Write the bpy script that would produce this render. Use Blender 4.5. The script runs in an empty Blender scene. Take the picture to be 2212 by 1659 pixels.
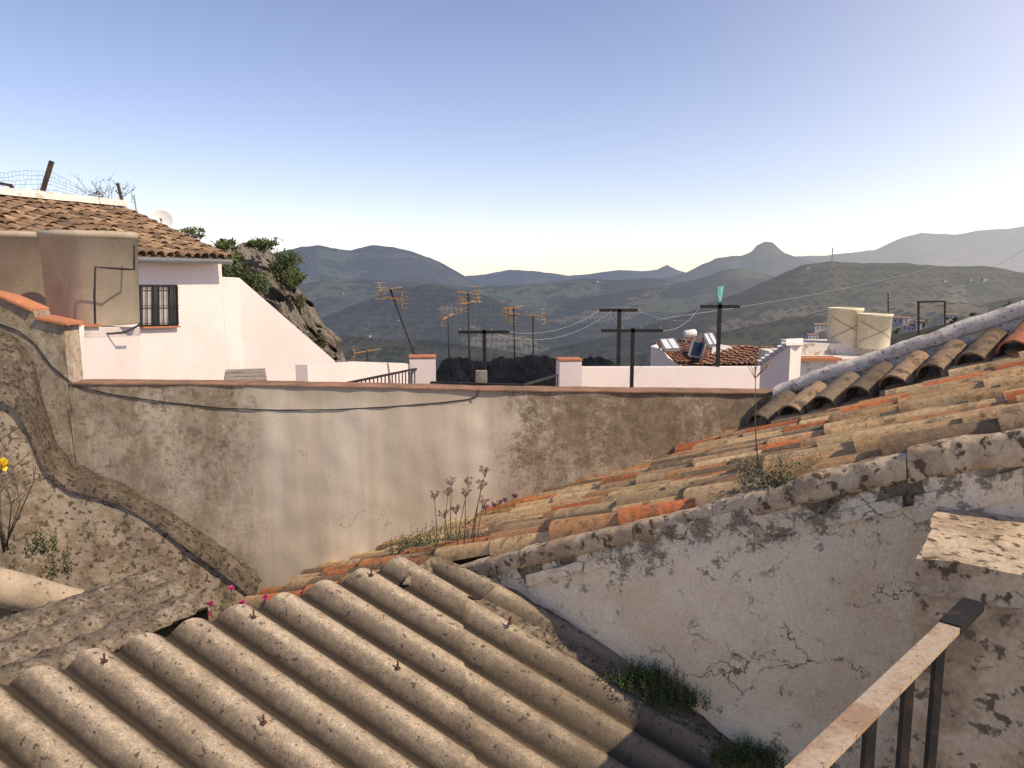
import bpy, math, random
import numpy as np
from mathutils import Vector, Matrix, noise
R=random.Random(7)
C=bpy.context.scene.collection
TH=math.atan((829.5-600)/1660); CT,ST=math.cos(TH),math.sin(TH)
def ray(x,y):
    u=(x-1106)/1660; v=(829.5-y)/1660
    return Vector((u, CT+v*ST, -ST+v*CT))
def P(x,y,Y):
    r=ray(x,y); return r*(Y/r.y)
def V(x,y,pl,off=0):          # hit a vertical plane (point, dir) ; off moves it toward the camera side
    p,d=pl; n=Vector((d[1],-d[0],0)).normalized(); r=ray(x,y)
    q=Vector((p[0],p[1],0))+n*off
    return r*(q.dot(n)/r.dot(n))
def H(x,y,p0,n):
    r=ray(x,y); return r*(p0.dot(n)/r.dot(n))
# ---------------------------------------------------------------- tagging
def tag(o,label=None,cat=None,group=None,kind=None):
    if label: o['label']=label
    if cat: o['category']=cat
    if group: o['group']=group
    if kind: o['kind']=kind
    return o
def empty(name,loc,label,cat,group=None):
    o=bpy.data.objects.new(name,None); C.objects.link(o); o.location=loc; o.empty_display_size=.1
    return tag(o,label,cat,group)
class MB:
    def __init__(s): s.v=[];s.f=[];s.c=[]; s.usec=False
    def add(s,vs,fs,col=None):
        b=len(s.v); s.v+= [tuple(p) for p in vs]; s.f+=[tuple(i+b for i in f) for f in fs]
        if col is not None: s.usec=True
        s.c+=[col if col is not None else (1,1,1)]*len(vs)
        return s
    def box(s,c,d,rz=0,col=None):
        c=Vector(c); m=Matrix.Rotation(rz,3,'Z'); x,y,z=[k/2 for k in d]
        vs=[c+m@Vector((sx*x,sy*y,sz*z)) for sz in(-1,1) for sy in(-1,1) for sx in(-1,1)]
        return s.add(vs,[(0,2,3,1),(4,5,7,6),(0,1,5,4),(2,6,7,3),(0,4,6,2),(1,3,7,5)],col)
    def bar(s,a,b,w,h,col=None):
        a=Vector(a);b=Vector(b); d=(b-a).normalized(); up=Vector((0,0,1)) if abs(d.z)<.95 else Vector((0,1,0))
        x=d.cross(up).normalized()*w/2; z=x.cross(d).normalized()*h/2
        vs=[p+i*x+j*z for p in(a,b) for i,j in((-1,-1),(1,-1),(1,1),(-1,1))]
        return s.add(vs,[(0,1,2,3),(7,6,5,4),(0,4,5,1),(1,5,6,2),(2,6,7,3),(3,7,4,0)],col)
    def tube(s,pts,r,seg=6,col=None,cap=True):
        pts=[Vector(p) for p in pts]; n=len(pts); vs=[];fs=[]
        up=Vector((.13,.21,.97))
        for i,p in enumerate(pts):
            d=(pts[min(i+1,n-1)]-pts[max(i-1,0)]).normalized()
            if abs(d.dot(up))>.98: up=Vector((.9,.3,.1))
            x=d.cross(up).normalized(); y=x.cross(d)
            rr=r[i] if isinstance(r,(list,tuple)) else r
            vs+=[p+(x*math.cos(2*math.pi*k/seg)+y*math.sin(2*math.pi*k/seg))*rr for k in range(seg)]
        for i in range(n-1):
            for k in range(seg):
                a=i*seg+k;b=i*seg+(k+1)%seg; fs.append((a,b,b+seg,a+seg))
        if cap: fs+= [tuple(range(seg))[::-1], tuple(range((n-1)*seg,n*seg))]
        return s.add(vs,fs,col)
    def prism(s,pts,off,col=None):
        pts=[Vector(p) for p in pts]; off=Vector(off); n=len(pts)
        vs=pts+[p+off for p in pts]
        fs=[tuple(range(n)),tuple(range(n,2*n))[::-1]]+[((i+1)%n,i,i+n,(i+1)%n+n) for i in range(n)]
        return s.add(vs,fs,col)
    def lathe(s,c,prof,seg=32,col=None,axis=None,sx=1):
        c=Vector(c); ax=Vector(axis).normalized() if axis is not None else Vector((0,0,1))
        x=ax.orthogonal().normalized(); y=ax.cross(x); vs=[];fs=[]
        for r,h in prof:
            vs+=[c+ax*h+(x*math.cos(2*math.pi*k/seg)+y*math.sin(2*math.pi*k/seg))*r for k in range(seg)]
        for i in range(len(prof)-1):
            for k in range(seg):
                a=i*seg+k;b=i*seg+(k+1)%seg; fs.append((a,b,b+seg,a+seg))
        return s.add(vs,fs,col)
    def grid(s,g,col=None):
        nu=len(g);nv=len(g[0]); vs=[p for r in g for p in r]
        fs=[(i*nv+j,(i+1)*nv+j,(i+1)*nv+j+1,i*nv+j+1) for i in range(nu-1) for j in range(nv-1)]
        return s.add(vs,fs,col)
    def build(s,name,mat,parent=None,smooth=False):
        me=bpy.data.meshes.new(name); me.from_pydata(s.v,[],s.f)
        if s.usec:
            ca=me.color_attributes.new('Col','FLOAT_COLOR','POINT')
            a=np.ones((len(s.v),4),dtype=np.float32); a[:,:3]=np.array(s.c,dtype=np.float32); ca.data.foreach_set('color',a.ravel())
        me.materials.append(mat)
        if smooth: me.polygons.foreach_set('use_smooth',[True]*len(me.polygons))
        me.update()
        o=bpy.data.objects.new(name,me); C.objects.link(o)
        if parent is not None:
            o.parent=parent; o.matrix_parent_inverse=Matrix.Translation(-parent.location)
        return o
# ---------------------------------------------------------------- materials
class NT:
    def __init__(s,name):
        s.m=bpy.data.materials.new(name); s.m.use_nodes=True; s.t=s.m.node_tree; s.t.nodes.clear()
        s.out=s.t.nodes.new('ShaderNodeOutputMaterial'); s.pos=s.n('ShaderNodeNewGeometry').outputs['Position']
    def n(s,typ,ins=None,**kw):
        nd=s.t.nodes.new(typ)
        for k,v in kw.items(): setattr(nd,k,v)
        for k,v in (ins or {}).items():
            i=nd.inputs[k]
            if isinstance(v,bpy.types.NodeSocket): s.t.links.new(v,i)
            elif isinstance(v,(tuple,list)) and len(v)==3 and i.type=='RGBA': i.default_value=(*v,1)
            else: i.default_value=v
        return nd
    def noise(s,sc,det=6,ro=.6,vec=None,dist=0):
        return s.n('ShaderNodeTexNoise',{'Vector':vec or s.pos,'Scale':sc,'Detail':det,'Roughness':ro,'Distortion':dist}).outputs['Fac']
    def ramp(s,f,a,b,lo=0.,hi=1.):
        return s.n('ShaderNodeMapRange',{0:f,1:a,2:b,3:lo,4:hi},interpolation_type='SMOOTHSTEP').outputs[0]
    def mix(s,a,b,f,blend='MIX'):
        nd=s.t.nodes.new('ShaderNodeMix'); nd.data_type='RGBA'; nd.blend_type=blend
        for k,v in ((0,f),(6,a),(7,b)):
            i=nd.inputs[k]
            if isinstance(v,bpy.types.NodeSocket): s.t.links.new(v,i)
            elif isinstance(v,(tuple,list)): i.default_value=(*v[:3],1)
            else: i.default_value=v
        return nd.outputs[2]
    def math(s,op,a,b=0.,c=None):
        d={0:a,1:b}
        if c is not None: d[2]=c
        return s.n('ShaderNodeMath',d,operation=op).outputs[0]
    def dot(s,v):
        return s.n('ShaderNodeVectorMath',{0:s.pos,1:v},operation='DOT_PRODUCT').outputs['Value']
    def scalevec(s,v):
        return s.n('ShaderNodeVectorMath',{0:s.pos,1:v},operation='MULTIPLY').outputs[0]
    def vor(s,sc,feat='F1',vec=None,out='Distance',rnd=1):
        return s.n('ShaderNodeTexVoronoi',{'Vector':vec or s.pos,'Scale':sc,'Randomness':rnd},feature=feat).outputs[out]
    def bright(s,col,f,lo,hi):
        g=s.n('ShaderNodeMapRange',{0:f,1:.25,2:.75,3:lo,4:hi}).outputs[0]
        cc=s.n('ShaderNodeCombineColor',{0:g,1:g,2:g}).outputs[0]
        return s.mix(col,cc,1.,'MULTIPLY')
    def finish(s,col,rough=.9,height=None,bump=.3,dist=.01,spec=.2,metal=0.,extra=None):
        ins={'Base Color':col,'Roughness':rough,'Specular IOR Level':spec,'Metallic':metal}
        if extra: ins.update(extra)
        if height is not None:
            ins['Normal']=s.n('ShaderNodeBump',{'Height':height,'Strength':bump,'Distance':dist}).outputs[0]
        b=s.n('ShaderNodeBsdfPrincipled',ins); s.t.links.new(b.outputs[0],s.out.inputs[0]); s.b=b
        return s.m
def wmat(name,base,c2,s1=3,th=.5,sh=.06,fine=30,lo=.75,hi=1.15,spot=None,ss=60,st=.62,rough=.9,bump=.4,dist=.008,spec=.2,metal=0.):
    t=NT(name); n1=t.noise(s1,9,.65); col=t.mix(base,c2,t.ramp(n1,th-sh,th+sh))
    n2=t.noise(fine,6,.7); col=t.bright(col,n2,lo,hi); h=t.math('ADD',n1,t.math('MULTIPLY',n2,.5))
    if spot: col=t.mix(col,spot,t.ramp(t.noise(ss,4,.6),st-.04,st+.04))
    return t.finish(col,rough,h,bump,dist,spec,metal)
WHITE=wmat('white_paint',(.78,.68,.64),(.71,.61,.57),1.2,.55,.2,20,.93,1.03,rough=.85,bump=.15,dist=.005)
WHITE_OLD=wmat('weathered_white_paint',(.76,.68,.59),(.42,.35,.27),6,.58,.06,40,.8,1.1,spot=(.16,.13,.1),ss=35,st=.63,bump=.8,dist=.02)
TERRA=wmat('terracotta',(.50,.20,.10),(.40,.17,.09),6,.5,.1,40,.7,1.2,bump=.3)
TERRAD=wmat('dull_terracotta',(.36,.19,.12),(.22,.14,.09),6,.5,.1,40,.6,1.2,bump=.4)
BLACK=wmat('black_iron',(.018,.017,.016),(.05,.03,.022),12,.6,.08,60,.6,1.4,rough=.6,bump=.3,spec=.3)
RUST=wmat('rusty_paint',(.44,.345,.245),(.33,.21,.125),10,.55,.09,90,.6,1.2,spot=(.17,.08,.045),ss=55,st=.64,rough=.5,bump=.5,dist=.003,spec=.5)
BOLT=wmat('rusty_bolt',(.13,.05,.03),(.07,.03,.02),40,.5,.1,120,.6,1.3,rough=.7)
CONC=wmat('grey_concrete',(.33,.29,.24),(.22,.19,.15),5,.5,.1,50,.7,1.2,spot=(.08,.07,.06),ss=35,st=.66,bump=.6)
PANE=wmat('pale_window_pane',(.45,.42,.40),(.30,.28,.26),3,.5,.2,30,rough=.4)
TANCONC=wmat('tan_render',(.44,.35,.25),(.33,.26,.18),4,.5,.12,50,.75,1.15,spot=(.14,.11,.08),ss=22,st=.64,bump=.5)
TANKM=wmat('fibre_cement_tank',(.44,.38,.29),(.34,.285,.21),2.5,.52,.18,60,.85,1.1,spot=(.19,.15,.1),ss=25,st=.68,bump=.4)
TANKW=wmat('cream_tank',(.74,.67,.50),(.66,.57,.40),3,.55,.15,30,.88,1.08,bump=.2)
MOSS=wmat('mossy_mortar',(.18,.14,.10),(.30,.245,.18),9,.54,.07,60,.5,1.3,spot=(.06,.05,.038),ss=40,st=.58,bump=1.,dist=.015)
COPM=wmat('lichen_coping',(.62,.49,.345),(.42,.31,.205),6,.52,.10,45,.65,1.2,spot=(.13,.095,.065),ss=22,st=.58,bump=1.,dist=.02)
DRY=wmat('dry_stem',(.16,.12,.08),(.10,.08,.06),20,.5,.2,60)
WOOD=wmat('dark_wood',(.07,.05,.04),(.12,.08,.05),8,.5,.1,60)
GREYM=wmat('grey_metal',(.35,.35,.35),(.2,.17,.15),20,.6,.1,80,rough=.5,metal=.6)
ORANGEM=wmat('anodised_orange_metal',(.50,.30,.12),(.36,.2,.08),20,.6,.1,80,rough=.5,metal=.3)
WIRE=wmat('pale_wire',(.4,.4,.42),(.3,.3,.3),20,.6,.1,80,rough=.5)
DISH=wmat('dish_paint',(.78,.77,.76),(.7,.68,.66),5,.6,.1,80,rough=.5)
PANEL=wmat('solar_collector',(.80,.80,.80),(.72,.73,.75),2,.5,.2,20,rough=.6,bump=.05,spec=.2)  # pale base colour paints the bright reflection on the collectors
def glassm():
    t=NT('dark_glass'); return t.finish((.02,.025,.03),.12,spec=.7)
GLASS=glassm()
def bottlem():
    t=NT('green_glass'); t.finish((.35,.75,.6),.1,spec=.6,extra={'Transmission Weight':.6,'IOR':1.3}); return t.m
BOTTLE=bottlem()
def colm(name,sc=40,lo=.7,hi=1.2,rough=.85,bump=.4,spot=None,st=.6,spec=.2,ss=18):
    t=NT(name); a=t.n('ShaderNodeAttribute',attribute_name='Col').outputs['Color']
    n=t.noise(sc,6,.7); c=t.bright(a,n,lo,hi)
    if spot: c=t.mix(c,spot,t.ramp(t.noise(ss,7,.7),st-.05,st+.05))
    return t.finish(c,rough,n,bump,.006,spec)
def tilem():
    t=NT('old_clay_tile'); a=t.n('ShaderNodeAttribute',attribute_name='Col').outputs['Color']
    n=t.noise(35,8,.75); c=t.bright(a,n,.5,1.3)
    l=t.noise(7,10,.78); c=t.mix(c,(.17,.125,.075),t.math('MULTIPLY',t.ramp(l,.51,.61),.8))
    c=t.mix(c,(.46,.36,.20),t.math('MULTIPLY',t.ramp(t.noise(23,6,.7),.57,.64),.6))
    c=t.mix(c,(.46,.21,.03),t.math('MULTIPLY',t.ramp(t.noise(27,6,.7),.61,.66),.8))
    c=t.mix(c,(.04,.032,.024),t.math('MULTIPLY',t.ramp(t.noise(44,6,.75),.58,.65),.75))
    h=t.math('ADD',n,l); return t.finish(c,.9,h,.8,.010)
TILE=tilem()
FARTILE=colm('clay_tile_distant',8,.6,1.25,spot=(.12,.09,.06),st=.60,ss=5)
WHITETILE=colm('whitewashed_tile',20,.85,1.1,spot=(.4,.34,.28),st=.66)
def leafm():
    t=NT('leaf'); a=t.n('ShaderNodeAttribute',attribute_name='Col').outputs['Color']
    return t.finish(a,.6,spec=.25)
LEAF=leafm()
# corrugated frame
a_=Vector((2.6,-1.156,-1.06)).normalized(); d_=Vector((1.62,1.04,.18)).normalized()
r0=ray(75,1450); CP0=r0*3.18; CN=d_.cross(a_).normalized()
if CN.z<0: CN=-CN
DA=d_.dot(a_); WV=(d_-a_*DA)/(1-DA*DA)/.202; WC=-CP0.dot(WV)
def prof_h(w): return .043*(2*math.sqrt(math.cos(math.pi*w)**2+.012)**.9-1.06)
def corrm():
    t=NT('fibre_cement_sheet')
    n=t.noise(4,8,.7); f=t.noise(120,4,.8); 
    fib=t.noise(60,5,.85,dist=1.2); blot=t.noise(22,6,.75)
    c=t.mix((.60,.48,.345),(.44,.345,.24),t.ramp(n,.42,.62)); c=t.bright(c,fib,.40,1.5); c=t.bright(c,f,.7,1.3); c=t.bright(c,blot,.75,1.2)
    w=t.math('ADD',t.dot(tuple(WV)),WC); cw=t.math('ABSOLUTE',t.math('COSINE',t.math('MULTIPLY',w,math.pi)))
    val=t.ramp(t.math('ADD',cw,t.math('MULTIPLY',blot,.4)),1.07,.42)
    c=t.mix(c,(.045,.033,.024),t.math('MULTIPLY',val,.95))  # trough dirt, pushed near black to paint the groove shade too
    fl=t.math('SINE',t.math('MULTIPLY',w,2*math.pi)); c=t.mix(c,(.15,.115,.08),t.math('MULTIPLY',t.ramp(t.math('ADD',fl,t.math('MULTIPLY',blot,.8)),.2,-.7),.62))  # one flank of every wave darkened: side shade put into the colour
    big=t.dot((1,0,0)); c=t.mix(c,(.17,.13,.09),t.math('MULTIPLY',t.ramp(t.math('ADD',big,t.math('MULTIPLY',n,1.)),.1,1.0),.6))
    c=t.mix(c,(.06,.046,.033),t.math('MULTIPLY',t.ramp(t.noise(34,4,.6),.60,.66),.8))
    h=t.math('ADD',fib,t.math('MULTIPLY',f,.6)); return t.finish(c,.85,h,1.,.009,.3)
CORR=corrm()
def longm():
    t=NT('patched_plaster'); X=t.dot((1,0,0)); Z=t.dot((0,0,1))
    big=t.noise(1.3,4,.5)
    left=t.ramp(t.math('ADD',X,t.math('MULTIPLY',big,.5)),-1.65,-2.15); right=t.ramp(t.math('ADD',X,t.math('MULTIPLY',big,1.2)),.40,.95)
    side=t.math('MAXIMUM',left,right)
    fl=t.noise(12.,13,.85); 
    th=t.math('ADD',fl,t.math('MULTIPLY',right,.10)); th=t.math('ADD',th,t.math('MULTIPLY',left,.04))
    low=t.ramp(Z,-1.9,-1.0)
    th=t.math('ADD',th,t.math('MULTIPLY',t.math('MULTIPLY',low,side),.05))
    streak=t.noise(1,5,.6,vec=t.scalevec((3.5,3.5,.25)))
    clean=t.mix((.54,.465,.365),(.65,.575,.47),t.ramp(streak,.40,.62))
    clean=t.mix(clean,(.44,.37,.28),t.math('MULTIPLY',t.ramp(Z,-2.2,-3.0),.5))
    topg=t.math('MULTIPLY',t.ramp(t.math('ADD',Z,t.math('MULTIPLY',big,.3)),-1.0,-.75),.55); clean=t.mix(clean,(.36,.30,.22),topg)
    stain=t.noise(1,8,.7,vec=t.scalevec((3,3,1.2)))
    paint=t.mix((.56,.475,.375),(.33,.265,.19),t.ramp(stain,.38,.62))
    paint=t.mix(paint,(.30,.245,.18),t.math('MULTIPLY',t.math('MULTIPLY',left,t.ramp(X,-2.6,-4.2)),.5))
    col=t.mix(clean,paint,side)
    brown=t.mix((.27,.20,.13),(.17,.125,.08),t.ramp(t.noise(9,6,.6),.4,.6))
    peel=t.math('MULTIPLY',t.ramp(th,.58,.67),t.ramp(side,.1,.4)); col=t.mix(col,brown,t.math('MULTIPLY',peel,.8))
    gr=t.math('MULTIPLY',side,t.ramp(t.noise(26,13,1.),.46,.62)); col=t.mix(col,(.12,.09,.062),t.math('MULTIPLY',gr,.8))
    col=t.bright(col,t.noise(60,5,.7),.84,1.08)
    cv=t.n('ShaderNodeVectorMath',{0:t.pos,1:t.n('ShaderNodeTexNoise',{'Vector':t.pos,'Scale':4.,'Detail':6.}).outputs['Color']},operation='ADD').outputs[0]
    cr=t.vor(.8,'DISTANCE_TO_EDGE',vec=cv); crm=t.math('MULTIPLY',t.ramp(cr,.006,.001),t.ramp(t.noise(1.1,2),.5,.6)); col=t.mix(col,(.16,.13,.1),t.math('MULTIPLY',crm,.7))
    h=t.math('SUBTRACT',t.math('ADD',t.math('MULTIPLY',fl,.3),t.math('MULTIPLY',t.noise(45,5,.7),.25)),t.math('MULTIPLY',peel,.6))
    return t.finish(col,.92,h,.5,.008)
LONGM=longm()
def gabm():
    t=NT('lichen_whitewash'); zr=t.math('ADD',t.dot((-.332,.22,1)),.589)
    top=t.ramp(zr,-.40,-.05); fl=t.noise(8,13,.85)
    paint=t.mix((.94,.80,.60),(.84,.68,.48),t.ramp(t.noise(2.2,8,.7),.42,.62))
    low=t.ramp(zr,-.95,-1.4); th=t.math('ADD',t.math('ADD',fl,t.math('MULTIPLY',top,.09)),t.math('MULTIPLY',low,.09))
    p1=t.ramp(th,.58,.70); col=t.mix(paint,(.52,.39,.25),t.math('MULTIPLY',p1,.85))
    g=t.math('ADD',t.noise(24,13,1.),t.math('ADD',t.math('MULTIPLY',top,.09),t.math('MULTIPLY',low,.10)))
    col=t.mix(col,(.22,.16,.105),t.math('MULTIPLY',t.ramp(g,.56,.72),.85))
    cv=t.n('ShaderNodeVectorMath',{0:t.pos,1:t.n('ShaderNodeVectorMath',{0:t.n('ShaderNodeTexNoise',{'Vector':t.pos,'Scale':6.,'Detail':9.,'Roughness':.65}).outputs['Color'],1:(.3,.3,.3)},operation='MULTIPLY').outputs[0]},operation='ADD').outputs[0]
    cv=t.n('ShaderNodeVectorMath',{0:cv,1:(.7,.7,1.6)},operation='MULTIPLY').outputs[0]
    cr=t.vor(2.6,'DISTANCE_TO_EDGE',vec=cv); crm=t.math('MULTIPLY',t.ramp(cr,.010,.002),t.ramp(t.math('ADD',t.noise(2.3,3),t.math('MULTIPLY',top,.12)),.49,.58)); col=t.mix(col,(.16,.115,.075),t.math('MULTIPLY',crm,.75))
    col=t.bright(col,t.noise(70,5,.7),.82,1.12)
    h=t.math('SUBTRACT',t.math('SUBTRACT',t.math('ADD',t.math('MULTIPLY',t.noise(9,10,.75),1.),t.math('MULTIPLY',t.noise(60,5,.7),.3)),t.math('MULTIPLY',p1,.5)),t.math('MULTIPLY',crm,.5))
    return t.finish(col,.92,h,1.,.022)
GABM=gabm()
LOWM=wmat('peeling_plaster',(.40,.325,.24),(.26,.195,.13),7.5,.52,.09,50,.75,1.15,spot=(.12,.095,.065),ss=24,st=.57,bump=.8,dist=.015)
SHAFT=wmat('stained_brown_plaster',(.60,.475,.335),(.35,.26,.17),4,.51,.10,50,.65,1.15,spot=(.14,.11,.075),ss=20,st=.58,bump=.9,dist=.015)
DARKCOP=wmat('lichen_dark_cap',(.12,.095,.07),(.19,.15,.11),7,.55,.08,40,.5,1.3,spot=(.045,.036,.027),ss=26,st=.56,bump=1.,dist=.03)
def rockm():
    t=NT('limestone'); n=t.noise(.9,12,.75); c=t.mix((.38,.33,.27),(.18,.15,.11),t.ramp(n,.46,.58)); c=t.mix(c,(.08,.08,.04),t.ramp(t.noise(.6,6,.7),.56,.64))
    return t.finish(t.bright(c,t.noise(6,8,.7),.6,1.3),.95,t.math('ADD',n,t.noise(3,10,.8)),1.,.3)
ROCK=rockm()
def tarpm():
    t=NT('black_plastic'); bm=t.n('ShaderNodeBump',{'Height':t.noise(7,6,.7,dist=2.),'Strength':.8,'Distance':.04}).outputs[0]
    df=t.n('ShaderNodeBsdfDiffuse',{'Color':(.008,.0075,.007),'Normal':bm}).outputs[0]; gs=t.n('ShaderNodeBsdfGlossy',{'Color':(.9,.85,.78),'Roughness':.24,'Normal':bm}).outputs[0]
    ms=t.n('ShaderNodeMixShader',{0:.045,1:df,2:gs}); t.t.links.new(ms.outputs[0],t.out.inputs[0]); return t.m
TARP=tarpm()
def terr():
    t=NT('olive_hills'); r=t.n('ShaderNodeVectorMath',{0:t.pos},operation='LENGTH').outputs['Value']
    n=t.noise(.0016,10,.65); col=t.mix((.042,.040,.025),(.072,.066,.040),t.ramp(n,.42,.6))
    vc=t.n('ShaderNodeTexVoronoi',{'Vector':t.n('ShaderNodeVectorMath',{0:t.pos,1:t.n('ShaderNodeVectorMath',{0:t.n('ShaderNodeTexNoise',{'Vector':t.pos,'Scale':.004,'Detail':3.}).outputs['Color'],1:(260,260,0)},operation='MULTIPLY').outputs[0]},operation='ADD').outputs[0],'Scale':.0028})
    sep=t.n('ShaderNodeSeparateColor',{0:vc.outputs['Color']}).outputs
    col=t.mix(col,(.09,.105,.042),t.math('MULTIPLY',t.ramp(sep[0],.82,.85),.8)); col=t.mix(col,(.16,.13,.09),t.math('MULTIPLY',t.ramp(sep[1],.87,.89),.75))
    tr_=t.math('SUBTRACT',1.,t.math('MULTIPLY',t.ramp(sep[0],.82,.85),.8))
    d=t.vor(.045,rnd=.35); col=t.mix(col,(.014,.017,.010),t.math('MULTIPLY',t.ramp(d,.50,.30),t.math('MULTIPLY',tr_,.9)))
    d2=t.noise(.010,9,.75); col=t.mix(col,(.016,.020,.012),t.math('MULTIPLY',t.ramp(d2,.50,.58),.85))
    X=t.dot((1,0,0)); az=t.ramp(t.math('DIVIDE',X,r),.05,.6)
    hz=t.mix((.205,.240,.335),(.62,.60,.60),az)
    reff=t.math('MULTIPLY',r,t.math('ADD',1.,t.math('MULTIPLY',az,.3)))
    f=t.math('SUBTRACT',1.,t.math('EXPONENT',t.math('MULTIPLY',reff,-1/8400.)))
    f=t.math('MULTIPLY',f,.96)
    dif=t.n('ShaderNodeBsdfDiffuse',{'Color':col}).outputs[0]; em=t.n('ShaderNodeEmission',{'Color':hz,'Strength':1.}).outputs[0]  # distance haze is painted: a glowing tint mixed over the hills
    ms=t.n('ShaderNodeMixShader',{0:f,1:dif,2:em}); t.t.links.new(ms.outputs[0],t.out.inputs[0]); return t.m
TERR=terr()
# ---------------------------------------------------------------- terrain
def prof(pts):
    a=[];e=[]
    for x,y in pts:
        r=ray(x,y); a.append(math.atan2(r.x,r.y)); e.append(r.z/math.hypot(r.x,r.y))
    return np.array(a),np.array(e)
RID=[(9000,1700,[(200,600),(400,566),(560,556),(620,540),(655,530),(685,528),(720,535),(760,541),(800,530),(850,531),(890,539),(930,555),(970,578),(1010,600),(1080,640)]),
 (13500,1800,[(800,640),(900,605),(1010,594),(1050,592),(1100,584),(1150,585),(1190,590),(1230,597),(1300,588),(1340,582),(1380,586),(1420,584),(1441,573),(1462,584),(1500,595),(1600,620)]),
 (8200,900,[(1300,640),(1380,610),(1480,590),(1520,571),(1545,560),(1575,556),(1600,556),(1622,545),(1635,532),(1650,527),(1668,529),(1680,540),(1695,551),(1720,558),(1780,575),(1900,620)]),
 (11500,1800,[(1600,620),(1660,575),(1720,556),(1780,553),(1830,546),(1890,540),(1920,525),(1950,511),(1990,502),(2060,505),(2120,500),(2212,487),(2400,470),(2700,500)]),
 (4600,800,[(950,760),(1010,706),(1100,680),(1200,655),(1300,635),(1400,618),(1480,603),(1560,582),(1600,580),(1650,592),(1720,610),(1850,660)]),
 (2500,620,[(1100,790),(1250,740),(1400,698),(1500,668),(1600,630),(1680,600),(1730,582),(1800,578),(1860,584),(1960,580),(2050,582),(2120,578),(2212,590),(2400,600),(2700,610)]),
 (1500,330,[(1300,800),(1450,760),(1600,715),(1720,680),(1830,662),(1930,652),(2030,640),(2120,644),(2212,632),(2400,630),(2700,640)]),
 (6000,700,[(400,640),(560,635),(660,612),(720,607),(800,604),(860,606),(940,610),(1000,618),(1080,620),(1180,612),(1300,606),(1400,600),(1480,610),(1560,650)]),
 (3900,450,[(600,720),(700,690),(800,650),(860,625),(920,612),(980,620),(1060,640),(1130,668),(1200,720)]),
 (1900,350,[(300,760),(600,735),(750,728),(900,735),(1050,752),(1200,780)]),
 (520,170,[(1500,860),(1640,800),(1740,772),(1850,742),(1950,728),(2050,706),(2212,668),(2400,640),(2700,640)])]
az=np.concatenate([np.linspace(-80,-42,40)[:-1],np.linspace(-42,42,720),np.linspace(42,80,40)[1:]])*math.pi/180
rr=np.exp(np.linspace(math.log(24),math.log(19000),330))
A,RR=np.meshgrid(az,rr,indexing='ij')
base=-12-290*(1-np.exp(-(RR-20)/520.)); 
Hh=base.copy()
for D,W,pts in RID:
    a,e=prof(pts); ee=np.interp(az,a,e,left=-.2,right=-.2); Dv=D*(1+.05*np.sin(az*9+D))
    top=(Dv*ee)[:,None]; g=np.exp(-np.abs((RR-Dv[:,None])/W)**1.6); b0=np.where(base<top,base,top)
    hk=b0+(top-b0)*g; Hh=np.maximum(Hh,hk)
XX=RR*np.sin(A);YY=RR*np.cos(A)
nz=np.zeros_like(Hh)
for i in range(Hh.shape[0]):
    for j in range(Hh.shape[1]):
        p=Vector((XX[i,j]/900,YY[i,j]/900,3.1)); nz[i,j]=noise.fractal(p,.9,2.1,6)
amp=np.clip(RR/60,2,34); rel=np.clip((RR-100)/1500,0,1)
Hh=Hh+nz*amp*(.35+.65*rel)
nu,nv=Hh.shape
vs=np.stack([XX,YY,Hh],-1).reshape(-1,3)
idx=np.arange(nu*nv).reshape(nu,nv)
fs=np.stack([idx[:-1,:-1],idx[1:,:-1],idx[1:,1:],idx[:-1,1:]],-1).reshape(-1,4)
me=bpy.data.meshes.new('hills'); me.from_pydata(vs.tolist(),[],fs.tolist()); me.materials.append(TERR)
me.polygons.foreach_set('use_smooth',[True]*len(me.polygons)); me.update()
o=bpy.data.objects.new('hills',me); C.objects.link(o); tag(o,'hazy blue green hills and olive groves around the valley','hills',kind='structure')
def land(x,y,rmin=60):     # where a sight line first meets the terrain
    r=ray(x,y); h=math.hypot(r.x,r.y); i=int(np.argmin(abs(az-math.atan2(r.x,r.y)))); zz=rr*(r.z/h)
    for j in range(len(rr)):
        if rr[j]>rmin and Hh[i,j]>=zz[j]: 
            return Vector((r.x/h*rr[j],r.y/h*rr[j],float(Hh[i,j])))
    return None
# town ground
mb=MB(); mb.grid([[Vector((x,y,-4.6-.001*max(0,y-7)**2.2)) for y in np.linspace(-6,30,20)] for x in np.linspace(-30,30,20)])
tag(mb.build('ground',CONC),kind='structure',label='ground of the village under the houses')
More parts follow.
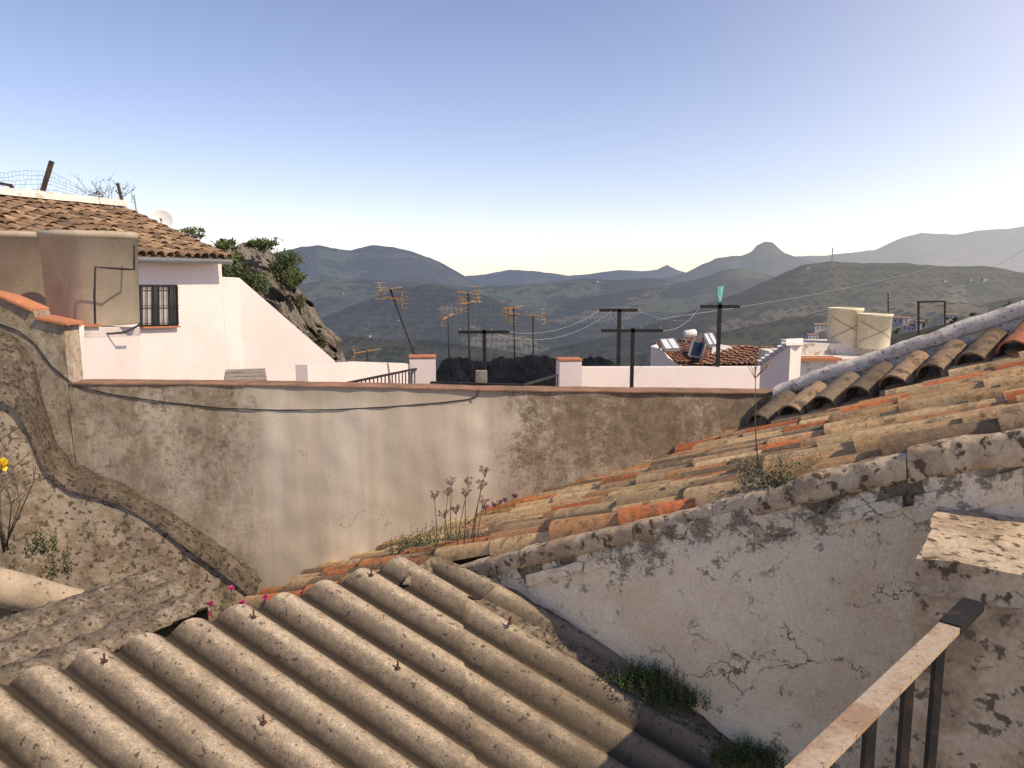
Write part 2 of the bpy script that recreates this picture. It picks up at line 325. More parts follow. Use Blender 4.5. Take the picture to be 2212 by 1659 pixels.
# ---------------------------------------------------------------- tile roofs
def tcol(r,pal): 
    c=r.choice(pal); k=r.uniform(.75,1.2); return tuple(min(.9,x*k) for x in c)
PAL=[(.56,.34,.165),(.62,.41,.21),(.56,.215,.085),(.58,.185,.07),(.47,.33,.19),(.40,.265,.15),(.24,.165,.10),(.64,.46,.25),(.58,.38,.195),(.60,.42,.23),(.52,.27,.125),(.20,.14,.09)]
PAL2=[(.34,.22,.13),(.39,.26,.16),(.28,.18,.11),(.22,.15,.10)]
def barrel(mb,tl,tr,br,bl,rows,n,pal,seed=1,rad=.42,keep=None,seg=7,jit=1.,pans=True,wob=0.,rise=.85,pd=.55,lf=.16):
    r=random.Random(seed); tl,tr,br,bl=map(Vector,(tl,tr,br,bl))
    def B(a,b): return (tl*(1-a)+tr*a)*(1-b)+(bl*(1-a)+br*a)*b
    nrm=(tr-tl).cross(bl-tl).normalized()
    if nrm.z<0: nrm=-nrm
    sp=(tr-tl).length/rows; 
    for i in range(rows):
        for kind in ((0,1) if pans else (0,)):
            a=(i+.5+(.5 if kind else 0))/rows
            if kind and i==rows-1: continue
            roff=r.uniform(-.3,.3)
            for j in range(n):
                b0=(j+roff)/n; b1=(j+1.22+roff)/n
                if b1<0.02: continue
                b0=max(b0,0.); b1=min(b1,1.02)
                p0=B(a+r.uniform(-.06,.06)*jit/rows,b0); p1=B(a+r.uniform(-.06,.06)*jit/rows,b1)
                if keep and not keep((p0+p1)/2): continue
                d=(p1-p0).normalized(); x=d.cross(nrm).normalized()
                wv=nrm*(wob*noise.noise(p0*1.3)) if wob else Vector()
                R0=sp*rad*.84; R1=sp*rad*1.10*r.uniform(.94,1.07)
                col=tcol(r,pal)
                if kind: col=tuple(k*pd for k in col)  # pans darkened to paint shade into the gaps between covers
                vs=[];sg=-1 if kind else 1
                for q,(p,Rr,lift) in enumerate(((p0,R0,0.),(p1,R1,lf*sp*rad+ r.uniform(0,.09)*sp*jit))):
                    for th in (0,1):
                        Rk=Rr*(1-.13*th)
                        for k in range(seg+1):
                            an=math.pi*k/seg
                            vs.append(p+wv+x*math.cos(an)*Rk+nrm*(sg*math.sin(an)*Rk*rise+lift*(0 if kind else 1)+(.30*sp*rad if kind else 0)))
                m=seg+1; fs=[]
                for k in range(seg):
                    fs.append((k,k+1,2*m+k+1,2*m+k)); fs.append((m+k+1,m+k,3*m+k,3*m+k+1)); fs.append((4*m+k,4*m+k+1,5*m+k+1,5*m+k))
                mb.add(vs+vs[2*m:4*m],fs,col)     # the end face has vertices of its own so the barrel shades cleanly
    return mb
G0=Vector((-.24,4.05,-1.56)); GS=Vector((.83,-.55,.40)); GM=Vector((.55,.83,0))
GPL=((-.24,4.05),(.834,-.552)); GN=Vector((-.552,-.834,0))
def G(s,m,h=0): return G0+GS*s+GM*m+Vector((0,0,h))
LP=((-4,6.15),(1,.055)); LN=Vector((.055,-1,0)).normalized()
def longY(x): return 6.15+(x+4)*.055
MW=3.3; sC=.78
def keepmain(p):
    if p.y>longY(p.x)-.02 and p.x<2.45: return False
    return True
roof=empty('tiled_roof',G(0,1),'large clay tile roof with lichen sloping down from the right','roof')
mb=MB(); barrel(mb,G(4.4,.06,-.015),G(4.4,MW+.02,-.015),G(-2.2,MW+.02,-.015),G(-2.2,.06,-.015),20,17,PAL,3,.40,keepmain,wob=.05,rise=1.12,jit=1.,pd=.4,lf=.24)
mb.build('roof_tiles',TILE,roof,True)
mb=MB(); mb.prism([G(4.5,0,-.05),G(4.5,MW,-.05),G(.9,MW,-.05),G(-.75,2.2,-.05),G(-2.3,1.1,-.05),G(-2.3,0.02,-.05)],(0,0,-.12)); mb.build('roof_deck',MOSS,roof)
# ---------------------------------------------------------------- corrugated roof
def uv(p):
    q=p-CP0; da=DA; qd,qa=q.dot(d_),q.dot(a_); det=1-da*da
    return ((qd-qa*da)/det/.202,(qa-qd*da)/det)
steps=[uv(H(x,y,CP0,CN)) for x,y in ((1022,1632),(1006,1496),(1000,1414),(1000,1342),(1010,1288))]
steps.sort(); sw=np.array([s[0] for s in steps]); st_=np.array([s[1] for s in steps])
def tstep(w):
    if w<sw[0]: return float(st_[0]+(sw[0]-w)*abs(st_[1]-st_[0]))
    return float(np.interp(w,sw,st_))
def CW(w,t,h=0): return CP0+d_*(.202*w)+a_*t+CN*(h+prof_h(w)-.028)
croof=empty('corrugated_roof',CW(3,1),'corrugated fibre cement sheet roof filling the lower left foreground','roof')
def sheet(name,w0,w1,t0f,t1f,h,nt=90):
    nw=int((w1-w0)*24)+1; top=[];bot=[]
    for i in range(nw):
        w=w0+(w1-w0)*i/(nw-1); t0=t0f(w);t1=t1f(w); ra=[];rb=[]
        for j in range(nt):
            t=t0+(t1-t0)*j/(nt-1); q=CW(w,t,h); q=q+CN*(.0015*noise.noise(q*3)); ra.append(q); rb.append(q-CN*.009)
        top.append(ra);bot.append(rb)
    mb=MB(); mb.grid(top); mb.grid([r[::-1] for r in bot])
    mb.grid([[top[i][-1] for i in range(nw)],[bot[i][-1] for i in range(nw)]]); mb.grid([[bot[i][0] for i in range(nw)],[top[i][0] for i in range(nw)]])
    mb.grid([top[-1],bot[-1]]); mb.grid([bot[0],top[0]])
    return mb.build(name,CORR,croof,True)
def far(w): return .02*math.sin(math.floor((w+.5)/5)*2.3)+.008*noise.noise(Vector((w*1.3,0,0)))
def tend(w): 
    return min(4.2,max(.3,tstep(min(w,8.4)))+.01*noise.noise(Vector((w,5,0)))) if w<8.5 else max(.30,tstep(8.4))+.02
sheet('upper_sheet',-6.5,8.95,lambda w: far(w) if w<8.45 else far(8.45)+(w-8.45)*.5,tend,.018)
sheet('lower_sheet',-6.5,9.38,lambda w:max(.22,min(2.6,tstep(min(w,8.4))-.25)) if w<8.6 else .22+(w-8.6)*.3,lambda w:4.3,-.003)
for x,y in ((225,1440),(543,1345),(892,1440),(578,1568),(1070,1368),(1404,1522),(808,1250)):
    p=H(x,y,CP0,CN); w,t=uv(p); w=round(w); p=CW(w,t,.018)
    mb=MB(); mb.lathe(p,[(0,.0),(.013,.0),(.014,.004),(.007,.007),(.0042,.008),(.0042,.036),(.0,.037)],10,axis=(0,0,1))
    mb.build('screw',BOLT,croof)
mb=MB(); q=[CW(w,.14,-.25) for w in (-6,8)]; mb.prism([q[0],q[1],q[1]-Vector((0,0,3)),q[0]-Vector((0,0,3))],(.08,-.15,0))
tag(mb.build('support_wall',CONC),'concrete wall carrying the far edge of the corrugated roof','wall')
# rough mortar bedding between corrugated sheet and gable wall
rows=[]
sx=[(900,1236),(950,1250),(1015,1280),(1085,1316),(1160,1356),(1240,1404),(1330,1458),(1430,1521),(1530,1586),(1640,1655),(1760,1740)]
cen=[]
for x,y in sx:
    p=V(x,y,GPL); c=H(x,y,CP0,CN); cen.append(c+(p-c)*.3 if (p-c).length<.4 else c)
fine=[]
for i in range(len(cen)-1):
    for k in range(12): fine.append(cen[i].lerp(cen[i+1],k/12))
for q in fine:
    ring=[]
    for f,zz in ((-.11,-.03),(-.07,.0),(-.03,.018),(.02,.03),(.07,.045),(.12,.05)):
        p=q-GN*f*-1*(-1)+Vector((0,0,zz)); p+=Vector((0,0,1))*(.018*noise.noise(p*9)+.008*noise.noise(p*30)); ring.append(p)
    rows.append(ring)
mb=MB(); mb.grid(rows)
tag(mb.build('mortar_flashing',MOSS,None,True),'lumpy dark mortar seam where the corrugated roof meets the whitewashed wall','mortar')
# ---------------------------------------------------------------- gable wall
def wallgrid(mb,pl,tops,zbot,nx,nz_,disp,back,seed=0,off=0):
    p,d=pl; D=Vector((d[0],d[1],0)).normalized(); n=Vector((D.y,-D.x,0)); O=Vector((p[0],p[1],0))
    hit=[V(x,y,pl,off) for x,y in tops]; qs=np.array([(h-O).dot(D) for h in hit]); zs=np.array([h.z for h in hit])
    cols=np.linspace(qs[0],qs[-1],nx)
    cols=np.sort(np.unique(np.concatenate([cols,qs]))); g=[]
    tb=[]
    for q in cols:
        zt=float(np.interp(q,qs,zs)); row=[]
        for j in range(nz_+1):
            z=zt+(zbot-zt)*j/nz_; b=O+D*float(q)+n*off+Vector((0,0,z))
            b=b+n*(disp*(noise.noise(b*1.7+Vector((seed,0,0)))+.5*noise.noise(b*6))); 
            if j==0: b.z+=disp*.5*noise.noise(b*5)
            row.append(b)
        g.append(row); tb.append(row[0]-n*back)
    mb.grid(g); mb.grid([tb,[r[0] for r in g]])
    mb.grid([[Vector((t.x,t.y,zbot)) for t in tb],tb])
    for k in (0,-1):
        col=g[k]; bk=[c-n*back for c in col]; mb.grid([col,bk])
    return mb
gab=empty('gable_wall',V(1500,1500,GPL),'whitewashed gable wall with cracks and black lichen under the tile roof','wall')
mb=wallgrid(MB(),GPL,[(925,1262),(960,1246),(1040,1226),(1130,1206),(1370,1150),(1540,1112),(1720,1058),(1960,1000),(2212,958),(2600,880)],-3.4,240,90,.026,.2,2)
mb.build('wall_face',GABM,gab,True)
segs=[(955,1236,1128,1188,36),(1129,1186,1369,1132,40),(1371,1130,1541,1092,44),(1542,1088,1719,1042,50),(1720,1034,1959,980,58),(1961,968,2232,928,72),(2235,924,2640,845,76)]
for k,(xa,ya,xb,yb,hh) in enumerate(segs):
    n=28; rows=[]
    for i in range(n+1):
        f=i/n; x=xa+(xb-xa)*f; y=ya+(yb-ya)*f
        t=V(x,y,GPL); b=V(x,y+hh+8*noise.noise(Vector((x*.02,k,0))),GPL); prr=.018+.004*math.sin(k*2.1)
        e=1 if 0<i<n else .9
        ring=[t-GN*.15-Vector((0,0,.02)),t-GN*.06+Vector((0,0,.002)),t+GN*prr*.2+Vector((0,0,.002)),t+GN*prr*.75*e-Vector((0,0,.008)),t+GN*prr*e-Vector((0,0,.024)),b+GN*prr*.9*e+Vector((0,0,.02)),b+GN*prr*.45*e,b-GN*.05]
        ring=[q+Vector((0,0,1))*(.009*noise.noise(q*8)+.006*noise.noise(q*25))+GN*(.010*noise.noise(q*9)+.007*noise.noise(q*30)) for q in ring]; rows.append(ring)
    mb=MB(); mb.grid(rows); mb.add(rows[0],[tuple(range(8))]); mb.add(rows[-1],[tuple(range(8))[::-1]])
    mb.build('coping_block',COPM,gab,True)
for (xa,ya,xb,yb,hh) in ((1140,1240,1260,1213,22),(1265,1214,1365,1192,20),(1380,1190,1520,1160,18),(1535,1154,1715,1110,30),(1545,1195,1725,1150,12),(1745,1120,1950,1072,26),(1975,1070,2210,1010,60)):
    mb=MB(); rows=[]
    for i in range(17):
        f=i/16; x=xa+(xb-xa)*f; y=ya+(yb-ya)*f; t=V(x,y,GPL); b=V(x,y+hh,GPL); w=.012
        ring=[t-GN*.03,t+GN*w,b+GN*w,b-GN*.03]; rows.append([q+GN*(.012*noise.noise(q*12))+Vector((0,0,.012*noise.noise(q*14))) for q in ring])
    mb.grid(rows); mb.add(rows[0],[(0,1,2,3)]); mb.add(rows[-1],[(3,2,1,0)]); mb.build('brick_course',GABM,gab)
# far parapet on the right with white coping
PPL=((G(0,MW+.03).x,G(0,MW+.03).y),(.834,-.552))
par=empty('parapet_wall',G(2,MW),'white capped parapet rising along the far side of the clay roof','wall')
cop=[(1672,838),(1760,806),(1850,775),(1960,738),(2080,697),(2212,652),(2500,556)]
mb=wallgrid(MB(),PPL,[(x,y+10) for x,y in cop],-1.9,90,16,.02,.22,5); mb.build('wall_face',WHITE_OLD,par,True)
mb=MB(); rows=[]
cp=[V(x,y,PPL) for x,y in cop]
fine=[]
for i in range(len(cp)-1):
    for k in range(16): fine.append(cp[i].lerp(cp[i+1],k/16))
for q in fine:
    ring=[q+GN*.02+Vector((0,0,-.10)),q+GN*.04+Vector((0,0,-.06)),q+GN*.035+Vector((0,0,-.015)),q+GN*.0+Vector((0,0,.006)),q-GN*.1+Vector((0,0,.012)),q-GN*.24+Vector((0,0,-.005)),q-GN*.26+Vector((0,0,-.07))]
    rows.append([p+Vector((0,0,.014*noise.noise(p*3.1)+.010*noise.noise(p*11)))+GN*(.018*noise.noise(p*7)) for p in ring])
mb.grid(rows); mb.add(rows[0],[tuple(range(7))]); mb.build('coping',WHITE_OLD,par,True)
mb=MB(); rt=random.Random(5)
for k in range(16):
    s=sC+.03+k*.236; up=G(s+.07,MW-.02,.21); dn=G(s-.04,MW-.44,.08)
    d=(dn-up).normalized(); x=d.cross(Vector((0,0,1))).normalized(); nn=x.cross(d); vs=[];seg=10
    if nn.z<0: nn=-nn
    col=tcol(rt,[(.24,.17,.11),(.29,.20,.13),(.20,.15,.105)]) if k!=7 else (.38,.15,.08)  # lichened tones, darkened further to paint the parapet's shadow
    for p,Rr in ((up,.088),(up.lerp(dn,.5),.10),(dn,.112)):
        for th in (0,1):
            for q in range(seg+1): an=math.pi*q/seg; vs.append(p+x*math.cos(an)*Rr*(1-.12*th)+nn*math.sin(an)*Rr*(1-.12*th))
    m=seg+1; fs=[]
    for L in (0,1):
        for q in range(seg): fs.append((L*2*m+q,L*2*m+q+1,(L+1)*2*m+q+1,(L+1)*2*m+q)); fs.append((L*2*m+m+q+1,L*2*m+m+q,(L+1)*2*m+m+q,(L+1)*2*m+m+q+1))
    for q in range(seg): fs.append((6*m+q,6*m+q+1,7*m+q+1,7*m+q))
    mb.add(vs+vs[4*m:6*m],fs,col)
DTILE=colm('shade_dark_lichened_tile',30,.6,1.25,spot=(.09,.07,.05),st=.55,ss=9,bump=.7)
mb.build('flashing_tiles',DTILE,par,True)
mb=MB(); mb.prism([G(sC-.1,MW-.02,.18),G(sC-.1,MW-.3,0.02),G(sC-.1,MW-.02,-.05)],GS*4.2); mb.build('mortar_bed',MOSS,par)
# ---------------------------------------------------------------- long wall
lw=empty('plaster_wall',V(800,1000,LP),'long patched plaster wall with peeling paint across the middle','wall')
tops=[(-420,560),(-200,600),(0,642),(70,672),(78,690),(148,704),(150,830),(300,831),(500,832),(700,836),(900,840),(1040,844),(1300,847),(1500,849),(1690,851),(1712,853)]
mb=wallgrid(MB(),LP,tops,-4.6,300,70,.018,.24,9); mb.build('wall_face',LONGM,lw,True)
def strip(mb,pts,w,h,n,pr=.03):
    n=Vector(n); rows=[]
    for q in pts: rows.append([q+n*pr,q+n*pr+Vector((0,0,h)),q-n*w+Vector((0,0,h)),q-n*w])
    rows=[[x+Vector((0,0,.004*noise.noise(x*7))) for x in r] for r in rows]
    mb.grid(rows); mb.add(rows[0],[(0,1,2,3)]); mb.add(rows[-1],[(3,2,1,0)]); return mb
pp=[]
for i in range(61):
    x=152+(1696-152)*i/60; y=np.interp(x,[150,500,700,900,1040,1300,1500,1690],[830,832,836,840,844,847,849,851]); pp.append(V(x,float(y),LP))
strip(MB(),pp,.25,.010,LN,.016).build('tile_coping',TERRAD,lw)
strip(MB(),[V(x,y,LP) for x,y in ((-200,600),(0,642),(70,672))],.25,.02,LN).build('tile_coping',TERRA,lw)
strip(MB(),[V(x,y,LP) for x,y in ((80,689),(148,703))],.25,.02,LN).build('tile_coping',TERRA,lw)
# cable
cpx=[(0,700),(40,715),(75,742),(110,790),(160,832),(240,852),(350,868),(480,882),(600,886),(720,885),(840,879),(950,870),(1010,863),(1030,857)]
mb=MB(); cps=[V(x,y,LP,.006+.018*noise.noise(V(x,y,LP)*1.7+Vector((9,0,0)))) for x,y in cpx]; mb.tube(cps,.0048,6)
mb.tube([V(1030,857,LP,.016),V(1031,846,LP,.03),V(1036,842,LP,.02)],.005,6)
tag(mb.build('cable',BLACK,None,True),'thin black cable sagging along the front of the plaster wall','cable')
# ---------------------------------------------------------------- curved low wall
upp=[(-300,560),(-100,640),(0,705),(40,735),(75,790),(95,870),(122,955),(158,1000),(208,1022),(266,1044),(346,1092),(416,1136),(474,1174),(526,1212),(552,1234),(566,1256)]
low=[(-300,720),(-100,800),(0,850),(35,872),(62,920),(82,975),(110,1022),(146,1044),(206,1060),(262,1078),(335,1122),(405,1172),(455,1208),(510,1250),(538,1275),(552,1300)]
Ub=[V(x,y,LP,.03) for x,y in upp]; Lf=[]
for k,((x,y),u_) in enumerate(zip(low,Ub)):
    r=ray(x,y); Y=np.interp(k,[0,6,15],[5.6,5.75,6.05]); Lf.append(r*(Y/r.y))
def dens(a,n=6):
    o_=[]
    for i in range(len(a)-1):
        for k in range(n):
            f=k/n; o_.append(a[i].lerp(a[i+1],f))
    return o_+[a[-1]]
Ub=dens(Ub);Lf=dens(Lf)
cw=empty('curved_wall',Lf[60],'low peeling wall with dark curved cap descending to the right','wall')
rows=[]
for u_,l in zip(Ub,Lf):
    rows.append([u_.lerp(l,f)+Vector((0,0,.03*math.sin(math.pi*f)+.03*noise.noise(u_.lerp(l,f)*4)+.012*noise.noise(u_.lerp(l,f)*15))) for f in (0,.12,.25,.38,.5,.62,.75,.88,.96,1)]+[l+Vector((0,-.01,-.05))])
mb=MB(); mb.grid(rows); mb.build('curved_cap',DARKCOP,cw,True)
rows=[]
for l in Lf:
    row=[]
    for j in range(40):
        q=Vector((l.x,l.y,l.z-.03+(-4.6-l.z)*j/39)); q.y+=.03*noise.noise(q*1.5)+.012*noise.noise(q*6)+.015; row.append(q)
    rows.append(row)
mb=MB(); mb.grid(rows); rr_=rows[-1]; mb.grid([rr_,[Vector((q.x+.07,longY(q.x),q.z)) for q in rr_]]); mb.build('wall_face',LOWM,cw,True)
# rounded coping bottom left + old mossy tile strip
rc=[P(x,y,Y) for x,y,Y in ((-260,1225,4.2),(-100,1240,4.2),(0,1268,4.25),(80,1288,4.3),(160,1310,4.4),(225,1326,4.5),(262,1338,4.6))]
rc=dens(rc,6); mb=MB(); mb.tube(rc,[.105+.006*noise.noise(q*4) for q in rc],16)
mb.prism([rc[0]+Vector((0,.1,0)),rc[-1]+Vector((0,.1,0)),rc[-1]+Vector((0,.1,-2.5)),rc[0]+Vector((0,.1,-2.5))],(0,-.19,0))
tag(mb.build('rounded_wall',TANCONC,None,True),'wall with rounded plaster top at the left edge beside the mossy tiles','wall')
og=empty('mossy_roof_edge',P(200,1380,3.6),'strip of rough dark mossy mortar and tiles behind the corrugated sheets','roof')
A0,A1,A2,A3=P(335,1250,4.1),P(450,1330,3.62),P(40,1520,3.0),P(-300,1455,3.3)
rows=[]
for i in range(110):
    f=i/109; a=A0.lerp(A3,f); b=A1.lerp(A2,f); row=[]
    for j in range(60):
        g_=j/59; q=a.lerp(b,g_); w_=abs(math.sin(g_*math.pi*3+.3))**.6; step=.014*((f*7+.5*math.floor(g_*3+.1))%1.)
        q.z+=.075*w_+step+.010*noise.noise(q*6)+.007*noise.noise(q*20); row.append(q)
    rows.append(row)
mb=MB(); mb.grid(rows); mb.grid([[r[0]-Vector((0,0,.6)) for r in rows],[r[0] for r in rows]]); mb.grid([[q-Vector((0,0,.6)) for q in rows[0]],rows[0]]); mb.build('roof_tiles',MOSS,og,True)
# ---------------------------------------------------------------- pillar & railing bottom right
pil=empty('masonry_pillar',(2.0,2.2,-3),'stained whitewashed pillar behind the black railing','pillar')
C0=P(1983,1200,2.30); 
def lump(mb,O,ax,ay,az_,n=14,amp=.01,faces=6):
    for (o1,u1,v1) in ((O,ax,az_),(O+ay,ax,az_),(O,ay,az_),(O+ax,ay,az_),(O,ax,ay),(O+az_,ax,ay))[:faces]:
        g=[]
        for i in range(n+1):
            r_=[]
            for j in range(n+1):
                q=o1+u1*(i/n)+v1*(j/n); r_.append(q+Vector((noise.noise(q*5),noise.noise(q*5+Vector((9,0,0))),noise.noise(q*5+Vector((0,9,0)))))*amp+Vector((noise.noise(q*19),noise.noise(q*19+Vector((9,0,0))),noise.noise(q*19+Vector((0,9,0)))))*amp*.4)
            g.append(r_)
        mb.grid(g)
    return mb
D1=Vector((.834,-.552,0)); D2=Vector((.552,.834,0))
lump(MB(),C0-Vector((0,0,.115)),D1*1.1,D2*.62,Vector((0,0,.115)),24,.014).build('cap',COPM,pil,True)
lump(MB(),C0-Vector((0,0,2.3)),D1*1.1,D2*.62,Vector((0,0,2.185)),30,.014,4).build('shaft',SHAFT,pil,True)
rail=empty('iron_railing',(.9,1.75,-1.9),'black iron railing with rusty painted handrail at the bottom right','railing')
RA=P(2092,1316,2.12); RB=P(1700,1655,1.33); RB.z=RA.z; d=(RB-RA).normalized(); RC=RA+d*1.9
mb=MB(); mb.bar(RA+d*.16,RC,.052,.016); mb.build('handrail',RUST,rail)
mb=MB(); mb.bar(RA-d*.05,RA+d*.17,.056,.026); mb.build('bracket',BLACK,rail)
for t in (.25,.48,.72,.96,1.2):
    q=RA+d*t; mb=MB(); mb.bar(q-Vector((0,0,.008)),q-Vector((0,0,1.0)),.022,.022); mb.build('baluster',BLACK,rail)
mb=MB(); mb.bar(RA-Vector((0,0,.95)),RC-Vector((0,0,.95)),.035,.01); mb.build('lower_rail',BLACK,rail)
# ---------------------------------------------------------------- white house left
HP=((-6.9,15),(.41,.912)); HN=Vector((.912,-.41,0))
house=empty('white_house',V(340,900,HP),'white house with clay tile roof and barred window at the left','house')
a=V(60,558,HP); b=V(478,563,HP); 
a0=Vector((a.x,a.y,b.z)); 
mb=MB(); mb.prism([a0,b,Vector((b.x,b.y,-4.5)),Vector((a.x,a.y,-4.5))],-HN*5); mb.build('wall',WHITE,house)
ev=[V(-400,545,HP,.35),V(497,558,HP,.35)]; D=Vector((.41,.912,0)).normalized(); E1=ev[1]; E0=E1-D*9; E0.z=E1.z
L=3.05; upv=(-HN*L)+Vector((0,0,.365*L))
mb=MB(); barrel(mb,E0+upv,E1+upv,E1,E0,42,10,PAL2,21,.46,seg=6); mb.build('roof_tiles',FARTILE,house,True)
mb=MB(); mb.prism([E0-Vector((0,0,.04)),E1-Vector((0,0,.04)),E1+upv-Vector((0,0,.04)),E0+upv-Vector((0,0,.04))],(0,0,-.06)); mb.build('roof_deck',WHITE,house)
mb=MB(); RT=[]
for i in range(91):
    q=(E1+upv).lerp(E0+upv,i/90)+Vector((0,0,.05)); k=(i%3)/3; rad_=.15+.03*k
    RT.append([q+HN*(.17*math.cos(an))*1.+Vector((0,0,rad_*math.sin(an)+.012*noise.noise(q*3+Vector((an,0,0))))) for an in np.linspace(0,math.pi,10)])
mb.grid(RT); mb.add(RT[0],[tuple(range(10))]); mb.build('ridge_cap',WHITE_OLD,house,True)
mb=MB(); mb.prism([E0+upv,E1+upv,E1+upv+Vector((0,0,-4)),E0+upv+Vector((0,0,-4))],-HN*.3); mb.build('rear_wall',WHITE,house)
mb=MB(); gl=[E0+HN*.03-Vector((0,0,.07)),E1+HN*.03-Vector((0,0,.07))]; mb.tube(gl,.055,8); mb.build('gutter',GREYM,house,True)
def hw(x,y,off=0): return V(x,y,HP,off)
wn=MB(); c=[hw(300,617),hw(380,617),hw(382,702),hw(300,704)]
wn.prism([p+HN*.004 for p in c],HN*.01); win=wn.build('window',GLASS,house)
fr=MB()
for i in range(4): fr.bar(c[i]+HN*.02,c[(i+1)%4]+HN*.02,.035,.035)
fr.build('window_frame',BLACK,win)
for (f0,f1) in ((.08,.30),(.52,.74)):
    cu=MB(); q=[c[0].lerp(c[1],f0),c[0].lerp(c[1],f1),c[3].lerp(c[2],f1),c[3].lerp(c[2],f0)]; cu.prism([p+HN*.016 for p in q],HN*.006); cu.build('pane',PANE,win)
br=MB()
for i in range(1,7):
    f=i/7; br.bar(c[0].lerp(c[1],f)+HN*.07,c[3].lerp(c[2],f)+HN*.07,.014,.014)
for g_ in (.06,.5,.94): br.bar(c[0].lerp(c[3],g_)+HN*.07,c[1].lerp(c[2],g_)+HN*.07,.02,.012)
br.build('window_bars',BLACK,win)
mb=MB(); mb.bar(c[3].lerp(c[2],.02)+Vector((0,0,-.03))+HN*.04,c[2]+Vector((0,0,-.03))+HN*.04,.12,.03); mb.build('sill',TERRA,win)
def dish(c,rad,ax,label):
    e=empty('satellite_dish',c,label,'satellite dish'); c=Vector(c); ax=Vector(ax).normalized()
    prof_=[(0,0)]+[(rad*k/8,.25*rad*(k/8)**2) for k in range(1,9)]+[(rad*1.02,.25*rad),(rad,.22*rad)]+[(rad*k/8,.25*rad*(k/8)**2-.02*rad) for k in range(7,0,-1)]
    MB().lathe(c,prof_,28,axis=ax).build('reflector',DISH,e,True)
    mb=MB(); mb.tube([c-ax*.02,c-ax*.12-Vector((0,0,.1)),c-ax*.12-Vector((0,0,.8))],.025,8); mb.build('mount',GREYM,e,True)
    f=c+ax*rad*.9-Vector((0,0,rad*.1)); mb=MB(); mb.tube([c-Vector((0,0,rad*.95)),f],.01,6); mb.tube([f,f-ax*.08],.03,8); mb.build('feed_arm',GREYM,e,True)
dish(P(349,478,18.0),.25,(.35,-.9,.28),'white round satellite dish behind the ridge of the house roof')
# terrace wall
W2=((P(150,705,7.2).x,7.2),(P(300,703,9.2).x-P(150,705,7.2).x,2.0))
tw=empty('terrace_wall',V(200,800,W2),'white terrace wall under the big cement water tanks','wall')
pts=[V(150,706,W2),V(212,706,W2),V(302,706,W2),V(302,900,W2),V(150,900,W2)]
mb=MB(); wN=Vector((W2[1][1],-W2[1][0],0)).normalized(); mb.prism(pts,-wN*.25); mb.prism([pts[0],pts[4],pts[4]+Vector((-1.6,.1,0)),pts[0]+Vector((-1.6,.1,.1))],(0,.25,0)); mb.build('wall_face',WHITE,tw)
strip(MB(),[V(x,706,W2) for x in (149,180,212)],.35,.03,wN).build('tile_coping',TERRA,tw)
mb=MB(); q=[V(150,708,W2),V(302,708,W2)]; mb.prism([q[0],q[1],q[1]+Vector((-2.2,1.6,0)),q[0]+Vector((-2.6,.9,0))],(0,0,-.1)); mb.build('slab',TERRA,tw)
def rtank(c,side,h,rz,mat,label,grp):
    e=empty('water_tank',c,label,'water tank',grp); c=Vector(c); seg=12; M=Matrix.Rotation(rz,3,'Z')
    def ring(s,cr):
        o_=[]
        for q,(sx,sy) in enumerate(((1,1),(-1,1),(-1,-1),(1,-1))):
            for k in range(seg+1):
                an=math.pi/2*(q+k/seg); o_.append(Vector((sx*(s-cr)+cr*math.cos(an),sy*(s-cr)+cr*math.sin(an),0)))
        return o_
    lv=[(0,side*.46),(0.02,side*.47),(h*.93,side*.5),(h*.935,side*.512),(h,side*.515),(h,side*.49),(h*.9,side*.485)]
    g=[[c+M@q+Vector((0,0,z)) for q in ring(s,side*.43)] for z,s in lv]; g=[r+[r[0]] for r in g]
    mb=MB(); mb.grid(g); mb.add(g[0][:-1],[tuple(range(len(g[0])-1))[::-1]]); mb.add([q for q in g[-1][:-1]],[tuple(range(len(g[0])-1))]); mb.build('tank_body',mat,e,True)
    return e
cB=P(206,700,8.75); tB=rtank(cB,.97,1.02,math.radians(30),TANKM,'big brown cement water tank with black pipe beside the barred window',None)
cA=P(28,690,9.6); rtank(cA,1.08,1.06,math.radians(15),TANKM,'brown cement water tank cut off by the left edge of the photo',None)
mb=MB(); mb.tube([P(x,y,Y) for x,y,Y in ((290,530,8.45),(290,582,8.42),(265,581,8.22),(206,577,8.12),(204,640,8.12),(206,712,8.12),(235,721,8.15),(270,718,8.3),(303,701,8.6))],.012,6)
mb.build('pipe',BLACK,tB,True)
# stair wall
A1=P(480,598,16.6);A2=P(517,600,17.3); mb=MB()
mb.prism([A1,A2,Vector((A2.x,A2.y,-4.5)),Vector((A1.x,A1.y,-4.5))],(-.1,.2,0))
B1=P(517,600,17.3);B2=P(724,780,18.6)
mb.prism([B1,B2,Vector((B2.x,B2.y,-4.5)),Vector((B1.x,B1.y,-4.5))],(-.15,.25,0))
tag(mb.build('stair_wall',WHITE),'white wall with sloping top descending from the house toward the rocks','wall')
mb=MB()
for i in range(4):
    q=P(530,800+i*9,14.6-i*.5); mb.box((q.x,q.y,q.z-.5),(.72,.5,1.),.3)
tag(mb.build('concrete_steps',CONC),'grey concrete steps at the foot of the white stair wall','steps')
